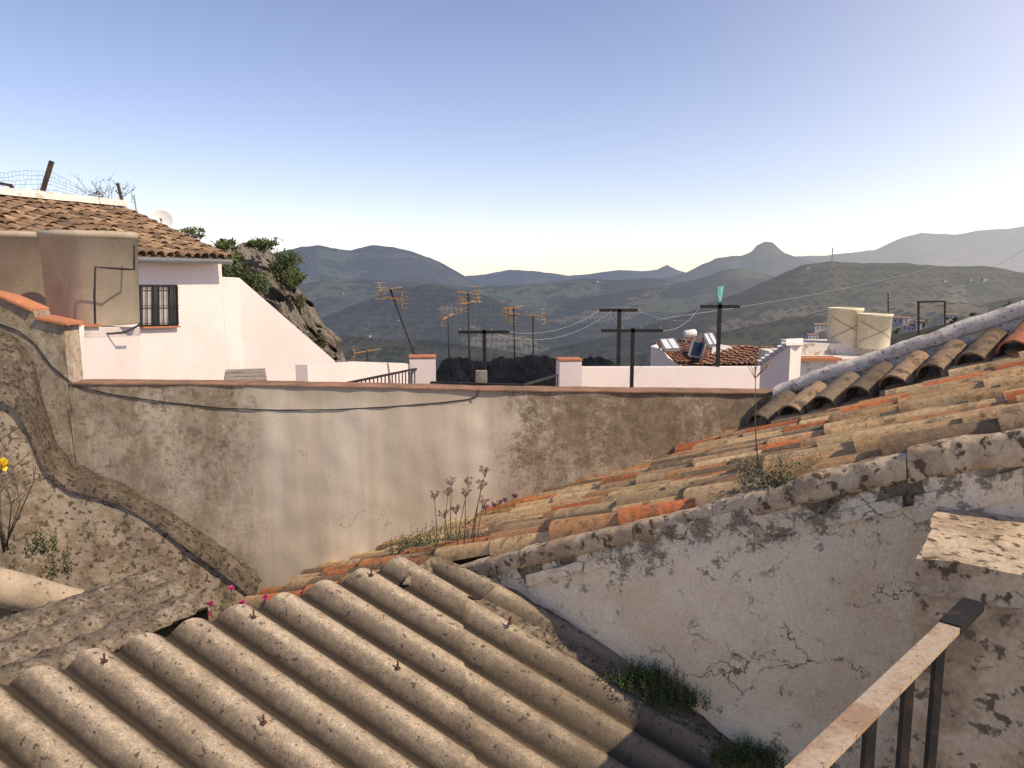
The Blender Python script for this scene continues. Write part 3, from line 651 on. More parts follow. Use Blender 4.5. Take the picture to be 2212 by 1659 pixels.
# ---------------------------------------------------------------- low terrace walls
tf=MB(); tf.box((.3,12.4,-2.75),(11,11.2,.5)); tag(tf.build('terrace_floor',CONC),kind='structure',label='terrace floor behind the plaster wall')
def lowwall(x0,y0,Y0,x1,y1,Y1,name,label,th=.18):
    a=P(x0,y0,Y0);b=P(x1,y1,Y1); d=(b-a); n=Vector((d.y,-d.x,0)).normalized(); mb=MB()
    mb.prism([a,b,Vector((b.x,b.y,-2.6)),Vector((a.x,a.y,-2.6))],-n*th); return tag(mb.build(name,WHITE),label,'wall')
lowwall(664,788,11.0,760,782,13.2,'low_wall','white low wall in front of the sloping stair wall')
lowwall(760,782,13.2,882,786,14.0,'low_wall','white low wall left of the capped post by the railing')
lowwall(1256,794,11.5,1672,793,12.4,'low_wall','long white low wall behind the clothesline posts on the right')
def post(x0,x1,y,Y,label):
    a=P(x0,y,Y);b=P(x1,y,Y); w=(b.x-a.x); e=empty('wall_post',((a.x+b.x)/2,Y,-2.5),label,'post')
    MB().box(((a.x+b.x)/2,Y+.1,(a.z-2.6)/2-.01),(w*.9,w*.8,a.z+2.6-.02),.12).build('shaft',WHITE,e)
    MB().box(((a.x+b.x)/2,Y+.1,a.z),(w*.94,w*.85,.022),.12).build('cap',TERRA,e)
post(880,942,771,11.0,'white square post at the left end of the terrace railing')
post(1203,1257,777,10.8,'white square post at the right end of the terrace railing')
def railing(a,b,h,n,label):
    a=Vector(a);b=Vector(b); e=empty('terrace_railing',(a+b)/2-Vector((0,0,h)),label,'railing')
    mb=MB(); mb.bar(a,b,.035,.025); mb.build('handrail',BLACK,e)
    mb=MB(); mb.bar(a-Vector((0,0,h)),b-Vector((0,0,h)),.03,.02); mb.build('lower_rail',BLACK,e)
    for i in range(n+1): q=a.lerp(b,i/n); MB().bar(q,q-Vector((0,0,h)),.014,.014).build('baluster',BLACK,e)
railing(P(742,829,8.6),P(902,796,11.0),.9,20,'black terrace railing slanting up to the left white post')
railing(P(930,826,9.2),P(1130,832,9.2),.9,18,'black terrace railing in front of the black plastic sheet')
railing(P(1130,832,9.2),P(1204,810,10.6),.9,9,'short black railing slanting up to the right white post')
MB1=MB(); q=P(1040,815,9.6); MB1.box(q,(.14,.1,.17)); tag(MB1.build('junction_box',CONC),'small grey box on the foot of the first clothesline post','box')
# tarp
g=[]; topx=[940,955,985,1020,1050,1080,1110,1150,1200,1240,1290,1320,1345]; topy=[810,778,771,777,783,773,773,768,775,778,774,780,805]
for i in range(220):
    x=940+405*i/219; ty=np.interp(x,topx,topy); r_=[]
    for j in range(70):
        f=j/69; y=850+(ty-850)*f; Y=12.6+3.6*f; q=P(x,y,Y)
        u1=q.x*3.2+q.y*.9+1.2*noise.noise(q*.8); n1=abs(noise.noise(Vector((u1,q.y*.35,0)))); n2=abs(noise.noise(Vector((u1*2.7,q.y*.9,7.)))); n3=abs(noise.noise(Vector((u1*6,q.y*3,3.))))
        q.z+=(.16*n1+.10*n2+.05*n3-.06)*(1-.35*f); r_.append(q)
    g.append(r_)
mb=MB(); mb.grid(g); tag(mb.build('plastic_sheet',TARP,None,True),'wrinkled black plastic sheet draped over the roof behind the terrace railing','plastic sheet')
# ---------------------------------------------------------------- clothesline posts
def tpost(xc,yt,x0,x1,yb,Y,label,rot=0):
    t=P(xc,yt,Y);a=P(x0,yb,Y-rot);b=P(x1,yb,Y+rot); a.z=b.z=P(xc,yb,Y).z
    e=empty('clothesline_post',(t.x,Y,-2.5),label,'clothesline post','T shaped clothesline posts')
    MB().bar(t,Vector((t.x,Y,-2.5)),.05*Y/11,.05*Y/11).build('upright',BLACK,e)
    MB().bar(a,b,.05*Y/11,.045*Y/11).build('crossbar',BLACK,e); 
    for f in (.04,.35,.65,.96): q=a.lerp(b,f); MB().tube([q,q+Vector((0,0,.045))],.008,5).build('hook',RUST,e)
    return a,b
t1=tpost(1046,712,990,1100,717,10.5,'black T shaped clothesline post standing alone before the plastic sheet')
t3=tpost(1367,708,1299,1432,714,9.6,'black T shaped clothesline post with the widest crossbar on the right terrace')
t2=tpost(1338,668,1295,1377,670,12.5,'black T shaped clothesline post with crossbar higher than the wide one beside it')
t4=tpost(1555,655,1513,1597,662,12.2,'black T shaped clothesline post with a green bottle on top')
q=P(1555,655,12.2); MB().lathe(q,[(.0,0),(.018,0),(.02,.05),(.028,.09),(.048,.26),(.05,.27),(.044,.27),(.0,.26)],20).build('x',BOTTLE,None,True).name='bottle'
tag(bpy.data.objects['bottle'],'upturned green glass bottle on the top of a clothesline post','bottle')
def wire(pts,sag,label,r=.0026,mat=WIRE):
    mb=MB(); o_=[]
    for i in range(len(pts)-1):
        a,b=Vector(pts[i]),Vector(pts[i+1])
        for k in range(17):
            f=k/16; q=a.lerp(b,f); q.z-=sag*4*f*(1-f); o_.append(q)
    mb.tube(o_,r,5); return tag(mb.build('wire' if mat is not WIRE else 'clothesline',mat,None,True),label,'wire' if mat is not WIRE else 'clothesline')
wire([t1[1],t2[0]],.14,'pale clothesline from the single post to the high crossbar')
wire([t1[0].lerp(t1[1],.6),t2[0].lerp(t2[1],.35)],.26,'lower sagging clothesline from the single post to the high crossbar')
wire([t3[1],t4[0]],.10,'pale clothesline from the wide crossbar to the bottle post')
wire([t2[1],t4[1]],.2,'sagging clothesline from the high crossbar to the bottle post')
wire([P(1420,690,16),P(2290,455,60)],1.,'thin overhead power wire crossing the hills at the right',.006,GREYM)
wire([P(2080,600,50),P(2300,478,40)],.4,'thin short overhead wire at the right edge',.007,GREYM)
# ---------------------------------------------------------------- antennas
def antenna(xb,yb,xt,yt,Y,aim,n,label,size=.5,two=False,mat=ORANGEM):
    b=P(xb,yb,Y);t=P(xt,yt,Y); bb=b+(b-t).normalized()*max(0.,(b.z+2.6)*.9)
    e=empty('tv_antenna',bb,label,'antenna','television antennas above the roofs')
    MB().tube([bb,t],.018,6).build('mast',GREYM if mat is WIRE else BLACK,e,True)
    for q,(fr_,am) in enumerate([(.02,aim)]+([(.16,(aim[1],-aim[0],aim[2]))] if two else [])):
        c=t.lerp(b,fr_); ax=Vector(am).normalized(); px_=ax.cross(Vector((0,0,1))).normalized(); mb=MB()
        mb.tube([c-ax*size*.5,c+ax*size*.5],.012,5)
        for k in range(n):
            f=-.48+.96*k/(n-1); w=size*(.42-.16*k/(n-1)); m=c+ax*size*f; mb.tube([m-px_*w*.6,m+px_*w*.6],.006,4)
        for s_ in (-1,1):
            m=c-ax*size*.5; 
            for h in (.06,.14): mb.tube([m+Vector((0,0,s_*h))-px_*size*.35,m+Vector((0,0,s_*h))+px_*size*.35],.006,4)
            mb.tube([m,m+Vector((0,0,s_*.15))-ax*.05],.008,4)
        mb.build('aerial',mat,e)
    return e
antenna(895,765,842,622,13.5,(.9,-.5,.15),8,'orange television antenna on a pole leaning to the left',.42,True)
antenna(1014,775,1011,630,14.5,(-.8,.5,.1),8,'tallest orange television antenna above the black plastic sheet',.42,True)
antenna(970,772,968,682,18,(.5,.7,.25),6,'small orange television antenna left of the tallest one',.4)
antenna(1112,772,1110,662,16,(.9,.3,.1),8,'orange television antenna right of the single clothesline post',.42,True)
antenna(1152,768,1152,680,15,(-.9,.3,.05),7,'short orange television antenna next to the middle antenna pair',.4)
antenna(795,800,793,758,15,(.9,.2,.15),6,'low television antenna just above the white low wall at the left',.5,False)
antenna(298,475,289,422,20,(.2,.9,.3),2,'thin dark pole antenna on the house roof beside the dish',.12,False,WIRE)
antenna(1919,700,1919,634,17,(.1,.99,.0),3,'thin rusty mast rising behind the cream water tanks',.1)
# ---------------------------------------------------------------- fence on the left house
Yf=19.5
fc=empty('wire_fence',P(130,440,Yf),'sagging wire fence with leaning wooden posts above the house roof','fence')
MB().bar(P(112,348,Yf),P(82,445,Yf),.09,.09).build('post',WOOD,fc)
MB().bar(P(254,396,Yf),P(270,458,Yf),.06,.06).build('post',WOOD,fc)
MB().bar(P(224,425,Yf),P(228,455,Yf),.04,.04).build('post',WOOD,fc)
mb=MB(); mb.bar(P(-60,385,Yf),P(26,401,Yf),.07,.07); mb.bar(P(26,401,Yf),P(20,438,Yf),.07,.07); mb.build('gate_frame',WOOD,fc)
mb=MB(); mb.bar(P(-40,434,Yf),P(268,441,Yf),.05,.05); mb.build('bottom_rail',WOOD,fc)
mb=MB(); rw=random.Random(8)
def netz(x): return np.interp(x,[-80,0,60,110,150,200,250],[372,374,368,372,392,418,436])
for k in range(7):
    pts=[]
    for i in range(26):
        x=-60+i*12.4; y=netz(x)+(438-netz(x))*k/7+rw.uniform(-2,2); pts.append(P(x,y,Yf+.1))
    mb.tube(pts,.004,4)
for k in range(36):
    x=-50+k*8.4; pts=[P(x+i*rw.uniform(-2,3),netz(x)+(438-netz(x))*i/5,Yf+.1) for i in range(6)]; mb.tube(pts,.003,4)
mb.build('netting',GREYM,fc)
# rocks
g=[]
rx=[-500,-100,100,270,330,400,440,480,512,530,570,600,615,640,662,690,722,738,752]; ry=[436,440,446,452,505,520,520,535,535,524,530,552,590,604,640,690,722,772,830]
for i in range(230):
    x=-300+1054*i/229; ty=np.interp(x,rx,ry); r_=[]
    for j in range(70):
        f=j/69; Y=22.5+9.5*f; top=P(x,ty,32); bot=P(x,860,22.5)
        q=Vector((bot.x+(top.x-bot.x)*f,Y,bot.z+(top.z-bot.z)*f**.6)); 
        am=1.3*min(1,.25+f*(1-f)*3); nn=noise.ridged_multi_fractal(q*.5,.8,2.3,7,1.,2.)-1.
        cell=noise.cell(q*.8)-.5
        q+=Vector((.5*noise.noise(q*.9),-.6*nn*am-.4*cell*am,(.4*nn+.25*cell)*am*(1 if x>420 else .2))); r_.append(q)
    r_.append(Vector((r_[-1].x,34,r_[-1].z-1))); r_.append(Vector((r_[-1].x,40,-12)))
    g.append(r_)
mb=MB(); mb.grid(g); tag(mb.build('rock_outcrop',ROCK,None,False),'grey brown limestone crag behind the white stair wall','rock')
# ---------------------------------------------------------------- foliage
def leafy(e,c,rad,n,ls,cols,seed,name='foliage'):
    r=random.Random(seed); mb=MB(); c=Vector(c); cl=[]
    for k in range(max(5,n//45)):
        while True:
            p=Vector((r.uniform(-1,1),r.uniform(-1,1),r.uniform(-1,1)))
            if p.length<.85: break
        cl.append((p,r.uniform(.14,.32),r.uniform(.4,1.3)))
    for i in range(n):
        p,s,b=r.choice(cl); q=p+Vector((r.gauss(0,1),r.gauss(0,1),r.gauss(0,1)))*s*.5
        if q.z<-.9: continue
        w=c+Vector((q.x*rad[0],q.y*rad[1],q.z*rad[2])); col=r.choice(cols); b2=b*r.uniform(.6,1.3); col=tuple(x*b2 for x in col)
        d=Vector((r.gauss(0,1),r.gauss(0,1),r.gauss(0,1)+.4)).normalized(); x=d.orthogonal().normalized(); l=ls*r.uniform(.6,1.4)
        mb.add([w,w+d*l*.5+x*l*.22,w+d*l,w+d*l*.5-x*l*.22],[(0,1,2,3)],col)
    return mb.build(name,LEAF,e)
def bush(x,y,Y,rad,n,ls,cols,seed,label,name='shrub',grp=None):
    c=P(x,y,Y); e=empty(name,c-Vector((0,0,rad[2])),label,'shrub',grp)
    r=random.Random(seed+5); mb=MB(); b=c-Vector((0,0,rad[2]*1.2))
    for k in range(7):
        t=c+Vector((r.uniform(-.8,.8)*rad[0],r.uniform(-.5,.5)*rad[1],r.uniform(0,.8)*rad[2])); mb.tube([b,b.lerp(t,.5)+Vector((r.uniform(-.1,.1)*rad[0],0,.0)),t],[.03*rad[2],.02*rad[2],.006*rad[2]],5)
    mb.build('branches',WOOD,e,True); leafy(e,c,rad,n,ls,cols,seed); return e
GR=[(.05,.075,.02),(.07,.095,.025),(.035,.055,.018),(.09,.11,.03)]
GY=[(.13,.15,.03),(.09,.11,.03),(.06,.08,.02)]
bush(618,576,27,(.68,.6,.66),2600,.09,GR,1,'dark green bush on the right side of the limestone crag top')
bush(568,528,27,(.66,.4,.26),1500,.08,GR,2,'green bush on the highest point of the limestone crag')
bush(636,602,26,(.36,.4,.34),900,.09,GR,3,'lower green bush hanging over the right side of the crag')
bush(487,530,24,(.40,.4,.22),1100,.08,GR+GY,4,'bush behind the lower corner of the tile roof')
bush(412,505,24,(.55,.4,.24),900,.07,GY,5,'yellow green bush behind the house roof near the dish')
bush(505,580,21.5,(.42,.5,.46),1500,.09,GR,6,'dark ivy bush between the house corner and the crag')
bush(552,612,21,(.5,.5,.34),1300,.08,GR,16,'dark green scrub above the top of the stair wall')
bush(650,650,24,(.3,.4,.18),400,.08,[(.12,.09,.04),(.08,.08,.03)],17,'small brown scrub on the slope of the crag')
bush(690,735,22,(.25,.3,.2),350,.08,[(.12,.09,.04),(.06,.07,.03)],18,'small scrub low on the crag near the wall end')
def twigs(e,base,n,h,spread,seed,r0=.006,mat=DRY,name='stem',fork=3):
    r=random.Random(seed); mb=MB()
    for k in range(n):
        b=Vector(base)+Vector((r.uniform(-.2,.2)*spread,r.uniform(-.2,.2)*spread,0)); t=b+Vector((r.uniform(-1,1)*spread,r.uniform(-1,1)*spread,h*r.uniform(.6,1)))
        m=b.lerp(t,.5)+Vector((r.uniform(-.1,.1)*h,0,.05*h)); mb.tube([b,m,t],[r0,r0*.7,r0*.4],5)
        for f in range(fork):
            s=m.lerp(t,r.random()); mb.tube([s,s+Vector((r.uniform(-.3,.3)*h,r.uniform(-.2,.2)*h,r.uniform(.05,.3)*h))],[r0*.5,r0*.25],4)
    return mb.build(name,mat,e,True)
e=empty('dry_shrub',P(225,445,21),'bare dry shrub behind the wire fence above the roof','shrub'); twigs(e,P(225,452,21),14,.8,.7,3,.009,fork=5); leafy(e,P(235,430,21),(.8,.3,.35),350,.05,GY,5)
e=empty('dry_shrub',P(20,1170,4.9),'bare twiggy shrub at the left edge before the peeling low wall','shrub'); twigs(e,P(5,1190,4.9),16,.85,.32,9,.005,fork=5)
e=empty('yellow_flower',P(5,1040,4.4),'yellow flower at the left edge of the photo','flower')
mb=MB(); c=P(6,1003,4.4); mb.tube([P(-14,1180,4.4),P(-6,1080,4.4),c],.004,5); mb.build('stem',DRY,e,True)
def petals(e,c,n,l,col,seed,name='blossom'):
    r=random.Random(seed); mb=MB(); c=Vector(c)
    for k in range(n):
        d=Vector((r.gauss(0,1),r.gauss(0,1),r.gauss(0,.8)+.5)).normalized(); x=d.orthogonal().normalized()*l*.35
        cc=tuple(q*r.uniform(.7,1.2) for q in col); mb.add([c,c+d*l*.6+x,c+d*l,c+d*l*.6-x],[(0,1,2,3)],cc)
    return mb.build(name,LEAF,e)
petals(e,c,22,.045,(.80,.50,.03),2)
def succ(c,rad,n,ls,seed,label,name='succulent',cols=None):
    r=random.Random(seed); c=Vector(c); e=empty(name,c,label,'plant'); mb=MB(); cols=cols or [(.10,.12,.05),(.14,.13,.07),(.07,.09,.04),(.16,.12,.08)]
    for k in range(n):
        b=c+Vector((r.gauss(0,.4)*rad[0],r.gauss(0,.4)*rad[1],r.uniform(0,.25)*rad[2])); top=b+Vector((r.gauss(0,.25)*rad[0]*.5,r.gauss(0,.2)*rad[1]*.5,rad[2]*r.uniform(.4,1))); col=r.choice(cols)
        for q in range(12):
            f=q/11; p=b.lerp(top,f); an=q*2.4; d=Vector((math.cos(an),math.sin(an),.9)).normalized(); x=d.cross(Vector((0,0,1))).normalized(); l=ls*(1.1-.5*f); cc=tuple(v*r.uniform(.7,1.4) for v in col)
            mb.add([p,p+d*l*.5+x*l*.22,p+d*l,p+d*l*.5-x*l*.22,p+d*l*.5+Vector((0,0,l*.2))],[(0,1,4),(1,2,4),(2,3,4),(3,0,4),(0,3,2,1)],cc)
    mb.build('leaves',LEAF,e); return e
def RP(x,y,h=.05):   # on the tile roof plane
    n=GS.cross(GM).normalized(); return H(x,y,G0,n)+Vector((0,0,h))
def stalks(xs,e,seed,head=.03,headcol=(.20,.12,.09)):
    r=random.Random(seed)
    for (xb,yb,xt,yt) in xs:
        b=RP(xb,yb,0); Y=b.y; t=P(xt,yt,Y-.03); m=b.lerp(t,.5)+Vector((r.uniform(-.02,.02),0,0)); s=MB(); s.tube([b,m,t],[.0035,.003,.002],5)
        so=s.build('stalk',DRY,e,True); mb=MB()
        for k in range(9):
            d=t+Vector((r.uniform(-1,1)*head,r.uniform(-1,1)*head,r.uniform(-.3,.8)*head)); mb.tube([t-Vector((0,0,head)),d],.0014,4,headcol)
            for q in range(8):
                v=Vector((r.gauss(0,1),r.gauss(0,1),r.gauss(0,1))).normalized(); x=v.orthogonal().normalized()*.004; w=d+v*.002; mb.add([w,w+v*.007+x,w+v*.012,w+v*.007-x],[(0,1,2,3)],tuple(c*r.uniform(.6,1.4) for c in headcol))
        mb.build('seed_head',LEAF,so)
c=RP(990,1200,.0)
e=succ(c,(.30,.22,.18),70,.03,4,'tall dry weed clump with seed heads growing on the roof corner','weed_clump',[(.10,.10,.045),(.15,.12,.07),(.07,.085,.035)])
stalks([(945,1200,938,1070),(962,1195,968,1062),(975,1195,975,1040),(985,1200,1013,1042),(1000,1205,1005,1065),(1012,1200,1048,1020),(1020,1200,1040,1048),(1030,1195,1043,1085),(970,1200,960,1110),(995,1205,985,1100)],e,5)
succ(RP(905,1205,.0),(.22,.18,.17),80,.03,6,'dark green spiky plant at the lower left corner of the tile roof',cols=[(.045,.065,.025),(.07,.085,.03)])
succ(RP(1675,1062,.0),(.20,.12,.14),55,.028,7,'grey green succulent clump on the wall coping beside the tall stalk')
e=empty('tall_weed',RP(1640,1040,0),'single tall dry weed stalk rising above the tile roof','plant'); stalks([(1640,1040,1632,795)],e,8,head=.05)
e=empty('dark_weed',RP(1080,1110,0),'short weeds with dark heads where the tile roof meets the wall','plant'); stalks([(1062,1130,1068,1090),(1078,1125,1078,1086),(1092,1120,1092,1080),(1100,1115,1112,1072),(1052,1135,1048,1096)],e,9,head=.02,headcol=(.12,.04,.09))
def CPt(x,y,h=.03): return H(x,y,CP0,CN)+Vector((0,0,h))
for k,(x,y,l) in enumerate(((1385,1492,'left green moss clump in the corner between sheet and gable wall'),(1465,1535,'right green moss clump in the corner between sheet and gable wall'),(1620,1665,'green plant at the bottom edge beside the gable wall'))):
    succ(CPt(x,y,.02),(.20,.09,.10),130,.020,20+k,l,'moss_clump',[(.06,.08,.02),(.09,.105,.028),(.045,.06,.018)])
# pink flowers
pk=empty('pink_flowers',P(490,1330,3.9),'pink valerian flowers peeping over the edge of the corrugated sheets','flower')
for k,(x,y) in enumerate(((455,1310),(499,1277),(523,1308),(540,1322),(573,1296),(450,1332),(533,1318))):
    p=P(x,y-6,3.95); s=MB(); s.tube([p,p+Vector((.01,.02,-.4))],.003,5); so=s.build('stalk',DRY,pk,True); petals(so,p,36,.019,(.52,.07,.20),k+40)
p=P(265,1270,4.4); pk=empty('pink_flower',p,'single pink flower beside the rounded plaster wall top','flower'); petals(pk,p,26,.016,(.46,.06,.16),60); s=MB(); s.tube([p,p-Vector((0,0,.3))],.003,5); s.build('stalk',DRY,pk,True)
p=RP(925,1228,.03); pk=empty('pink_flower',p,'small pink flower under the spiky plant on the roof corner','flower'); petals(pk,p,26,.018,(.46,.06,.16),61); s=MB(); s.tube([p,p-Vector((0,0,.08))],.003,5); s.build('stalk',DRY,pk,True)
succ(P(90,1205,5.0),(.15,.1,.22),30,.03,31,'small green plant at the foot of the peeling low wall','plant',[(.04,.055,.018)])
succ(P(125,1250,4.9),(.12,.1,.18),22,.03,32,'thin weed behind the rounded plaster wall top','plant',[(.06,.06,.025)])
# ---------------------------------------------------------------- right middle house
hr=empty('tiled_house',P(1540,790,24),'white house with solar panels on its brown tiled roof','house')
mb=MB(); mb.prism([P(1406,748,24),P(1470,790,23),P(1470,900,23),P(1406,900,24)],(.6,1.5,0)); mb.build('gable_wall',WHITE,hr)
PAL3=[(.30,.14,.09),(.26,.13,.09),(.34,.17,.11),(.22,.13,.09)]
mb=MB(); barrel(mb,P(1505,732,26.5),P(1412,742,25.0),P(1462,786,23),P(1590,776,24.4),14,10,PAL3,31,.46,seg=5); mb.build('roof_tiles',FARTILE,hr,True)
mb=MB(); barrel(mb,P(1580,748,25.5),P(1705,755,22.6),P(1660,790,21.0),P(1490,792,23.2),16,9,PAL3,32,.46,seg=5); mb.build('roof_tiles',FARTILE,hr,True)
mb=MB(); mb.prism([P(1406,752,24.2),P(1505,738,26.6),P(1705,762,22.8),P(1660,798,21.2),P(1470,798,23)],(0,0,-1.5)); mb.build('wall',WHITE,hr)
mb=MB(); q=[P(1497,741,24.2),P(1524,746,24.2),P(1512,778,23.5),P(1487,774,23.5)]; mb.prism(q,(0,-.03,.08)); w=mb.build('skylight',GLASS,hr)
fr=MB(); 
for i in range(4): fr.bar(q[i]+Vector((0,-.03,.08)),q[(i+1)%4]+Vector((0,-.03,.08)),.06,.06)
fr.build('skylight_frame',GREYM,w)
for (x0,y0,x1,y1,x2,y2,x3,y3,l) in ((1426,733,1456,731,1470,752,1438,754,'pair of pale solar water panels on the left of the tiled roof'),(1520,721,1540,719,1553,743,1532,745,'pale solar water panel near the roof ridge by the skylight')):
    q=[P(x0,y0,24.0),P(x1,y1,24.0),P(x2,y2,22.9),P(x3,y3,22.9)]; e=empty('solar_panel',q[2],l,'solar panel')
    MB().prism(q,(0,.05,-.08)).build('collector',PANEL,e); fr=MB()
    for i in range(4): fr.bar(q[i],q[(i+1)%4],.02,.03)
    fr.bar(q[0].lerp(q[1],.5),q[3].lerp(q[2],.5),.025,.03); fr.build('frame',GREYM,e)
    fr=MB(); fr.bar(q[0],q[0]+Vector((0,.3,-.9)),.05,.05); fr.bar(q[1],q[1]+Vector((0,.3,-.9)),.05,.05); fr.build('leg',GREYM,e)
e=empty('water_heater',P(1490,735,25),'white solar water heater cylinder on a frame above the ridge','water heater')
MB().lathe(P(1478,722,25.5),[(0,0),(.10,.0),(.13,.04),(.13,.36),(.10,.4),(0,.4)],16,axis=(1,.1,.12)).build('cylinder',DISH,e,True)
fr=MB(); a=P(1478,722,25.5); fr.bar(a+Vector((.1,0,-.05)),a+Vector((-.05,-.1,-.7)),.04,.04); fr.bar(a+Vector((.3,0,.0)),a+Vector((.5,-.1,-.7)),.04,.04); fr.bar(a+Vector((-.05,-.1,-.4)),a+Vector((.45,-.1,-.4)),.03,.03); fr.build('stand',GREYM,e)
# white scalloped wall
mb=MB(); ws=empty('scalloped_wall',P(1690,790,9.5),'white garden wall topped with whitewashed half round tiles','wall')
a=P(1650,788,9.6); b=P(1716,742,8.6)
for k in range(8):
    c=a.lerp(b,k/7.3); seg=8; vs=[]
    for p,Rr in ((c-Vector((.09,.03,.0)),.066),(c+Vector((.12,.03,.0)),.07)):
        vs+=[p+Vector((0,math.cos(math.pi*q/seg)*Rr*1.5,math.sin(math.pi*q/seg)*Rr)) +Vector((math.cos(math.pi*q/seg)*Rr*.5,0,0)) for q in range(seg+1)]
    m=seg+1; mb.add(vs,[(q,q+1,m+q+1,m+q) for q in range(seg)]+[tuple(range(m)),tuple(range(m,2*m))[::-1]],(.72,.66,.62))
mb.build('coping_tiles',WHITETILE,ws)
mb=MB(); mb.prism([a-Vector((.06,.05,0)),b-Vector((.06,.05,0)),Vector((b.x-.06,b.y-.05,-2.6)),Vector((a.x-.06,a.y-.05,-2.6))],(.16,.1,0)); mb.build('wall_face',WHITE,ws)
# terrace with cream tanks
mb=MB(); a=P(1728,775,15.5); mb.box((a.x+1.0,16.6,a.z-1.6),(2.2,2.4,3.2)); mb.box((a.x+1.1,16.9,a.z+.12),(1.6,1.2,.24)); tag(mb.build('tank_platform',WHITE_OLD),'white rooftop platform carrying the two cream water tanks','platform')
mb=MB(); mb.box((a.x+.3,15.5,a.z+.01),(.9,.5,.05)); tag(mb.build('tile_ledge',TERRA),'orange tiled ledge in front of the cream tanks','ledge')
def ctank(xc,yt,yb,w,Y,label):
    b=P(xc,yb,Y);t=P(xc,yt,Y); r_=w/2/1660*Y; h=t.z-b.z; e=empty('water_tank',b,label,'water tank','cream round water tanks')
    MB().lathe(b,[(0,0),(r_*.93,0),(r_*.95,.02),(r_,h*.93),(r_*1.04,h*.935),(r_*1.05,h),(r_*.98,h+.005),(r_*.95,h-.03),(0,h-.04)],32).build('tank_body',TANKW,e,True)
    mb=MB(); 
    for s_ in (0,1):
        mb.tube([b+Vector((math.sin(an)*r_*1.01,-math.cos(an)*r_*1.01,h*(.2+.6*(k/12 if s_ else 1-k/12)))) for k,an in enumerate(np.linspace(-1.3,1.3,13))],.004,4)
    mb.build('rope',DRY,e)
ctank(1822,665,748,70,16.6,'cream round water tank on the left, the taller one')
ctank(1885,678,752,70,16.2,'cream round water tank on the right, the lower one')
e=empty('pergola',P(2010,715,16),'black iron pergola behind the white capped parapet','pergola')
mb=MB(); mb.bar(P(1984,652,16),P(1984,740,16),.035,.035); mb.build('upright',BLACK,e); MB().bar(P(1982,652,16),P(2042,651,16),.035,.035).build('crossbar',BLACK,e); MB().bar(P(2041,651,16),P(2041,700,16),.03,.03).build('upright',BLACK,e)
# radio mast on hill
p=land(1796,586,1500) or P(1796,582,2400); t=Vector((p.x,p.y,p.z+p.length*.026)); e=empty('radio_mast',p,'thin radio mast on top of the near right hill','mast'); mb=MB(); mb.bar(p-Vector((0,0,10)),t,2.2,2.2)
mb.build('mast',GREYM,e)
# town houses
tr=random.Random(12)
WH=wmat('house_white_distant',(.46,.44,.43),(.36,.34,.33),.5,.5,.2,3,.9,1.05)
FT=wmat('distant_roof',(.20,.14,.11),(.26,.18,.14),.4,.5,.2,3)
names=[(1770,724,24),(1752,740,20),(1775,750,22),(1940,718,24),(1962,714,20),(1990,708,22),(2050,691,22),(1690,746,14),(1955,702,16),
 (2040,616,7),(2095,618,6),(2125,612,7),(2070,606,5),(1745,586,7),(740,640,5),(800,728,6),(860,700,5),(1290,618,5)]
for k,(x,y,w) in enumerate(names):
    near=k<9
    c=land(x,y,300)
    if c is None: continue
    dd=c.length; W=w/1660*dd*1.1; D_=W*.7; Hh_=W*.36; rz=tr.uniform(-.5,.5); c=c+Vector((0,0,Hh_*.6))
    e=empty('town_house' if near else 'white_farmhouse',c-Vector((0,0,Hh_)),'small white town house with low roof on the right slope' if near else 'tiny pale farmhouse on the distant hillside','house','small town houses on the right' if near else 'far houses in the valley')
    M=Matrix.Rotation(rz,3,'Z'); MB().box(c-Vector((0,0,Hh_)),(W,D_,Hh_*3),rz).build('wall',WH,e)
    q=[c+M@Vector((sx*W*.54,sy*D_*.56,Hh_*.52)) for sx,sy in((-1,-1),(1,-1),(1,1),(-1,1))]; r1=c+M@Vector((-W*.54,0,Hh_*.85)); r2_=c+M@Vector((W*.54,0,Hh_*.85))
    mb=MB(); mb.add(q+[r1,r2_],[(0,1,5,4),(2,3,4,5),(0,4,3),(1,2,5),(3,2,1,0)]); mb.build('roof',FT,e)
    if near:
        for s_ in (-.28,.05,.32):
            MB().box(c+M@Vector((s_*W,-D_*.5-.02,-Hh_*.1)),(W*.1,.1,Hh_*.35),rz).build('window',GLASS,e)
for k in range(44):
    x=tr.uniform(1660,2200); y=np.interp(x,[1640,1740,1950,2212],[770,734,708,668])+tr.uniform(-2,18); g0=land(x,y,250)
    if g0 is None or g0.length>700: continue
    h=tr.uniform(1.8,3.8); c=g0+Vector((0,0,h*.8))
    e=empty('tree',g0,'dark green tree among the town houses on the right slope','tree','trees around the small town')
    MB().tube([c-Vector((0,0,h*1.6)),c],[.4,.2],5).build('trunk',WOOD,e); leafy(e,c,(h*.9,h*.9,h*.8),260,.9,GR,100+k,'crown')
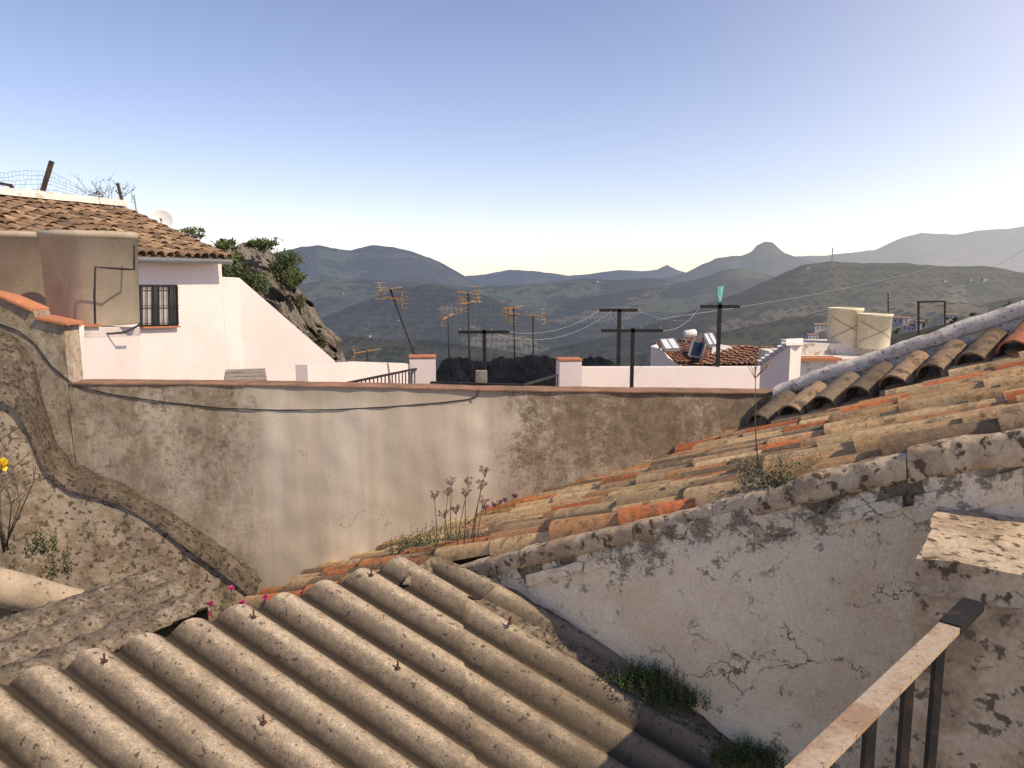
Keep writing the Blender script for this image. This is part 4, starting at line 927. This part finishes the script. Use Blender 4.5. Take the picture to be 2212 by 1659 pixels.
# ---------------------------------------------------------------- light, camera
cam=bpy.data.cameras.new('Camera'); cam.sensor_width=36; cam.lens=36*1660/2212; cam.clip_start=.05; cam.clip_end=60000
co=bpy.data.objects.new('Camera',cam); C.objects.link(co); co.rotation_euler=(math.pi/2-TH,0,0); bpy.context.scene.camera=co
AZ=math.radians(116); EL=math.radians(46)
sd=Vector((math.sin(AZ)*math.cos(EL),math.cos(AZ)*math.cos(EL),math.sin(EL)))
sl=bpy.data.lights.new('Sun','SUN'); sl.energy=5.0; sl.angle=math.radians(.5); sl.color=(1,.83,.60)
so=bpy.data.objects.new('Sun',sl); C.objects.link(so); so.rotation_euler=sd.to_track_quat('Z','Y').to_euler()
w=bpy.data.worlds.new('World'); bpy.context.scene.world=w; w.use_nodes=True; nt=w.node_tree; nt.nodes.clear()
def wn_(typ,ins=None,**kw):
    nd=nt.nodes.new(typ)
    for k,v in kw.items(): setattr(nd,k,v)
    for k,v in (ins or {}).items():
        if isinstance(v,bpy.types.NodeSocket): nt.links.new(v,nd.inputs[k])
        else: nd.inputs[k].default_value=v
    return nd
sk=wn_('ShaderNodeTexSky',sky_type='NISHITA',sun_disc=False,sun_elevation=EL,sun_rotation=AZ,altitude=600,air_density=1.,dust_density=.6,ozone_density=1.4)
tc=wn_('ShaderNodeTexCoord').outputs['Generated']; zc=wn_('ShaderNodeSeparateXYZ',{0:tc}).outputs[2]
zc=wn_('ShaderNodeMath',{0:zc,1:0.},operation='MAXIMUM').outputs[0]
hz=wn_('ShaderNodeMath',{0:wn_('ShaderNodeMath',{0:zc,1:-5.5},operation='MULTIPLY').outputs[0]},operation='EXPONENT').outputs[0]
gd=Vector((.82,.52,.22)).normalized()
dt=wn_('ShaderNodeVectorMath',{0:tc,1:tuple(gd)},operation='DOT_PRODUCT').outputs['Value']
gl_=wn_('ShaderNodeMath',{0:wn_('ShaderNodeMath',{0:dt,1:0.},operation='MAXIMUM').outputs[0],1:8.},operation='POWER').outputs[0]
S=.135
def mixc(a,b,f,bl):
    nd=nt.nodes.new('ShaderNodeMix'); nd.data_type='RGBA'; nd.blend_type=bl; nd.clamp_factor=False
    for k,v in ((0,f),(6,a),(7,b)):
        if isinstance(v,bpy.types.NodeSocket): nt.links.new(v,nd.inputs[k])
        else: nd.inputs[k].default_value=v if not isinstance(v,tuple) else (*v,1)
    return nd.outputs[2]
c1=mixc(sk.outputs[0],(1.10,1.0,1.12),1.,'MULTIPLY')
c2=mixc(c1,tuple(x/S for x in (.32,.27,.20)),hz,'ADD')
c3=mixc(c2,tuple(x/S for x in (.66,.54,.36)),gl_,'ADD')
bg=wn_('ShaderNodeBackground',{0:c3,1:S}); ou=wn_('ShaderNodeOutputWorld',{0:bg.outputs[0]})
sc=bpy.context.scene; sc.view_settings.view_transform='Standard'; sc.view_settings.look='None'; sc.view_settings.exposure=0
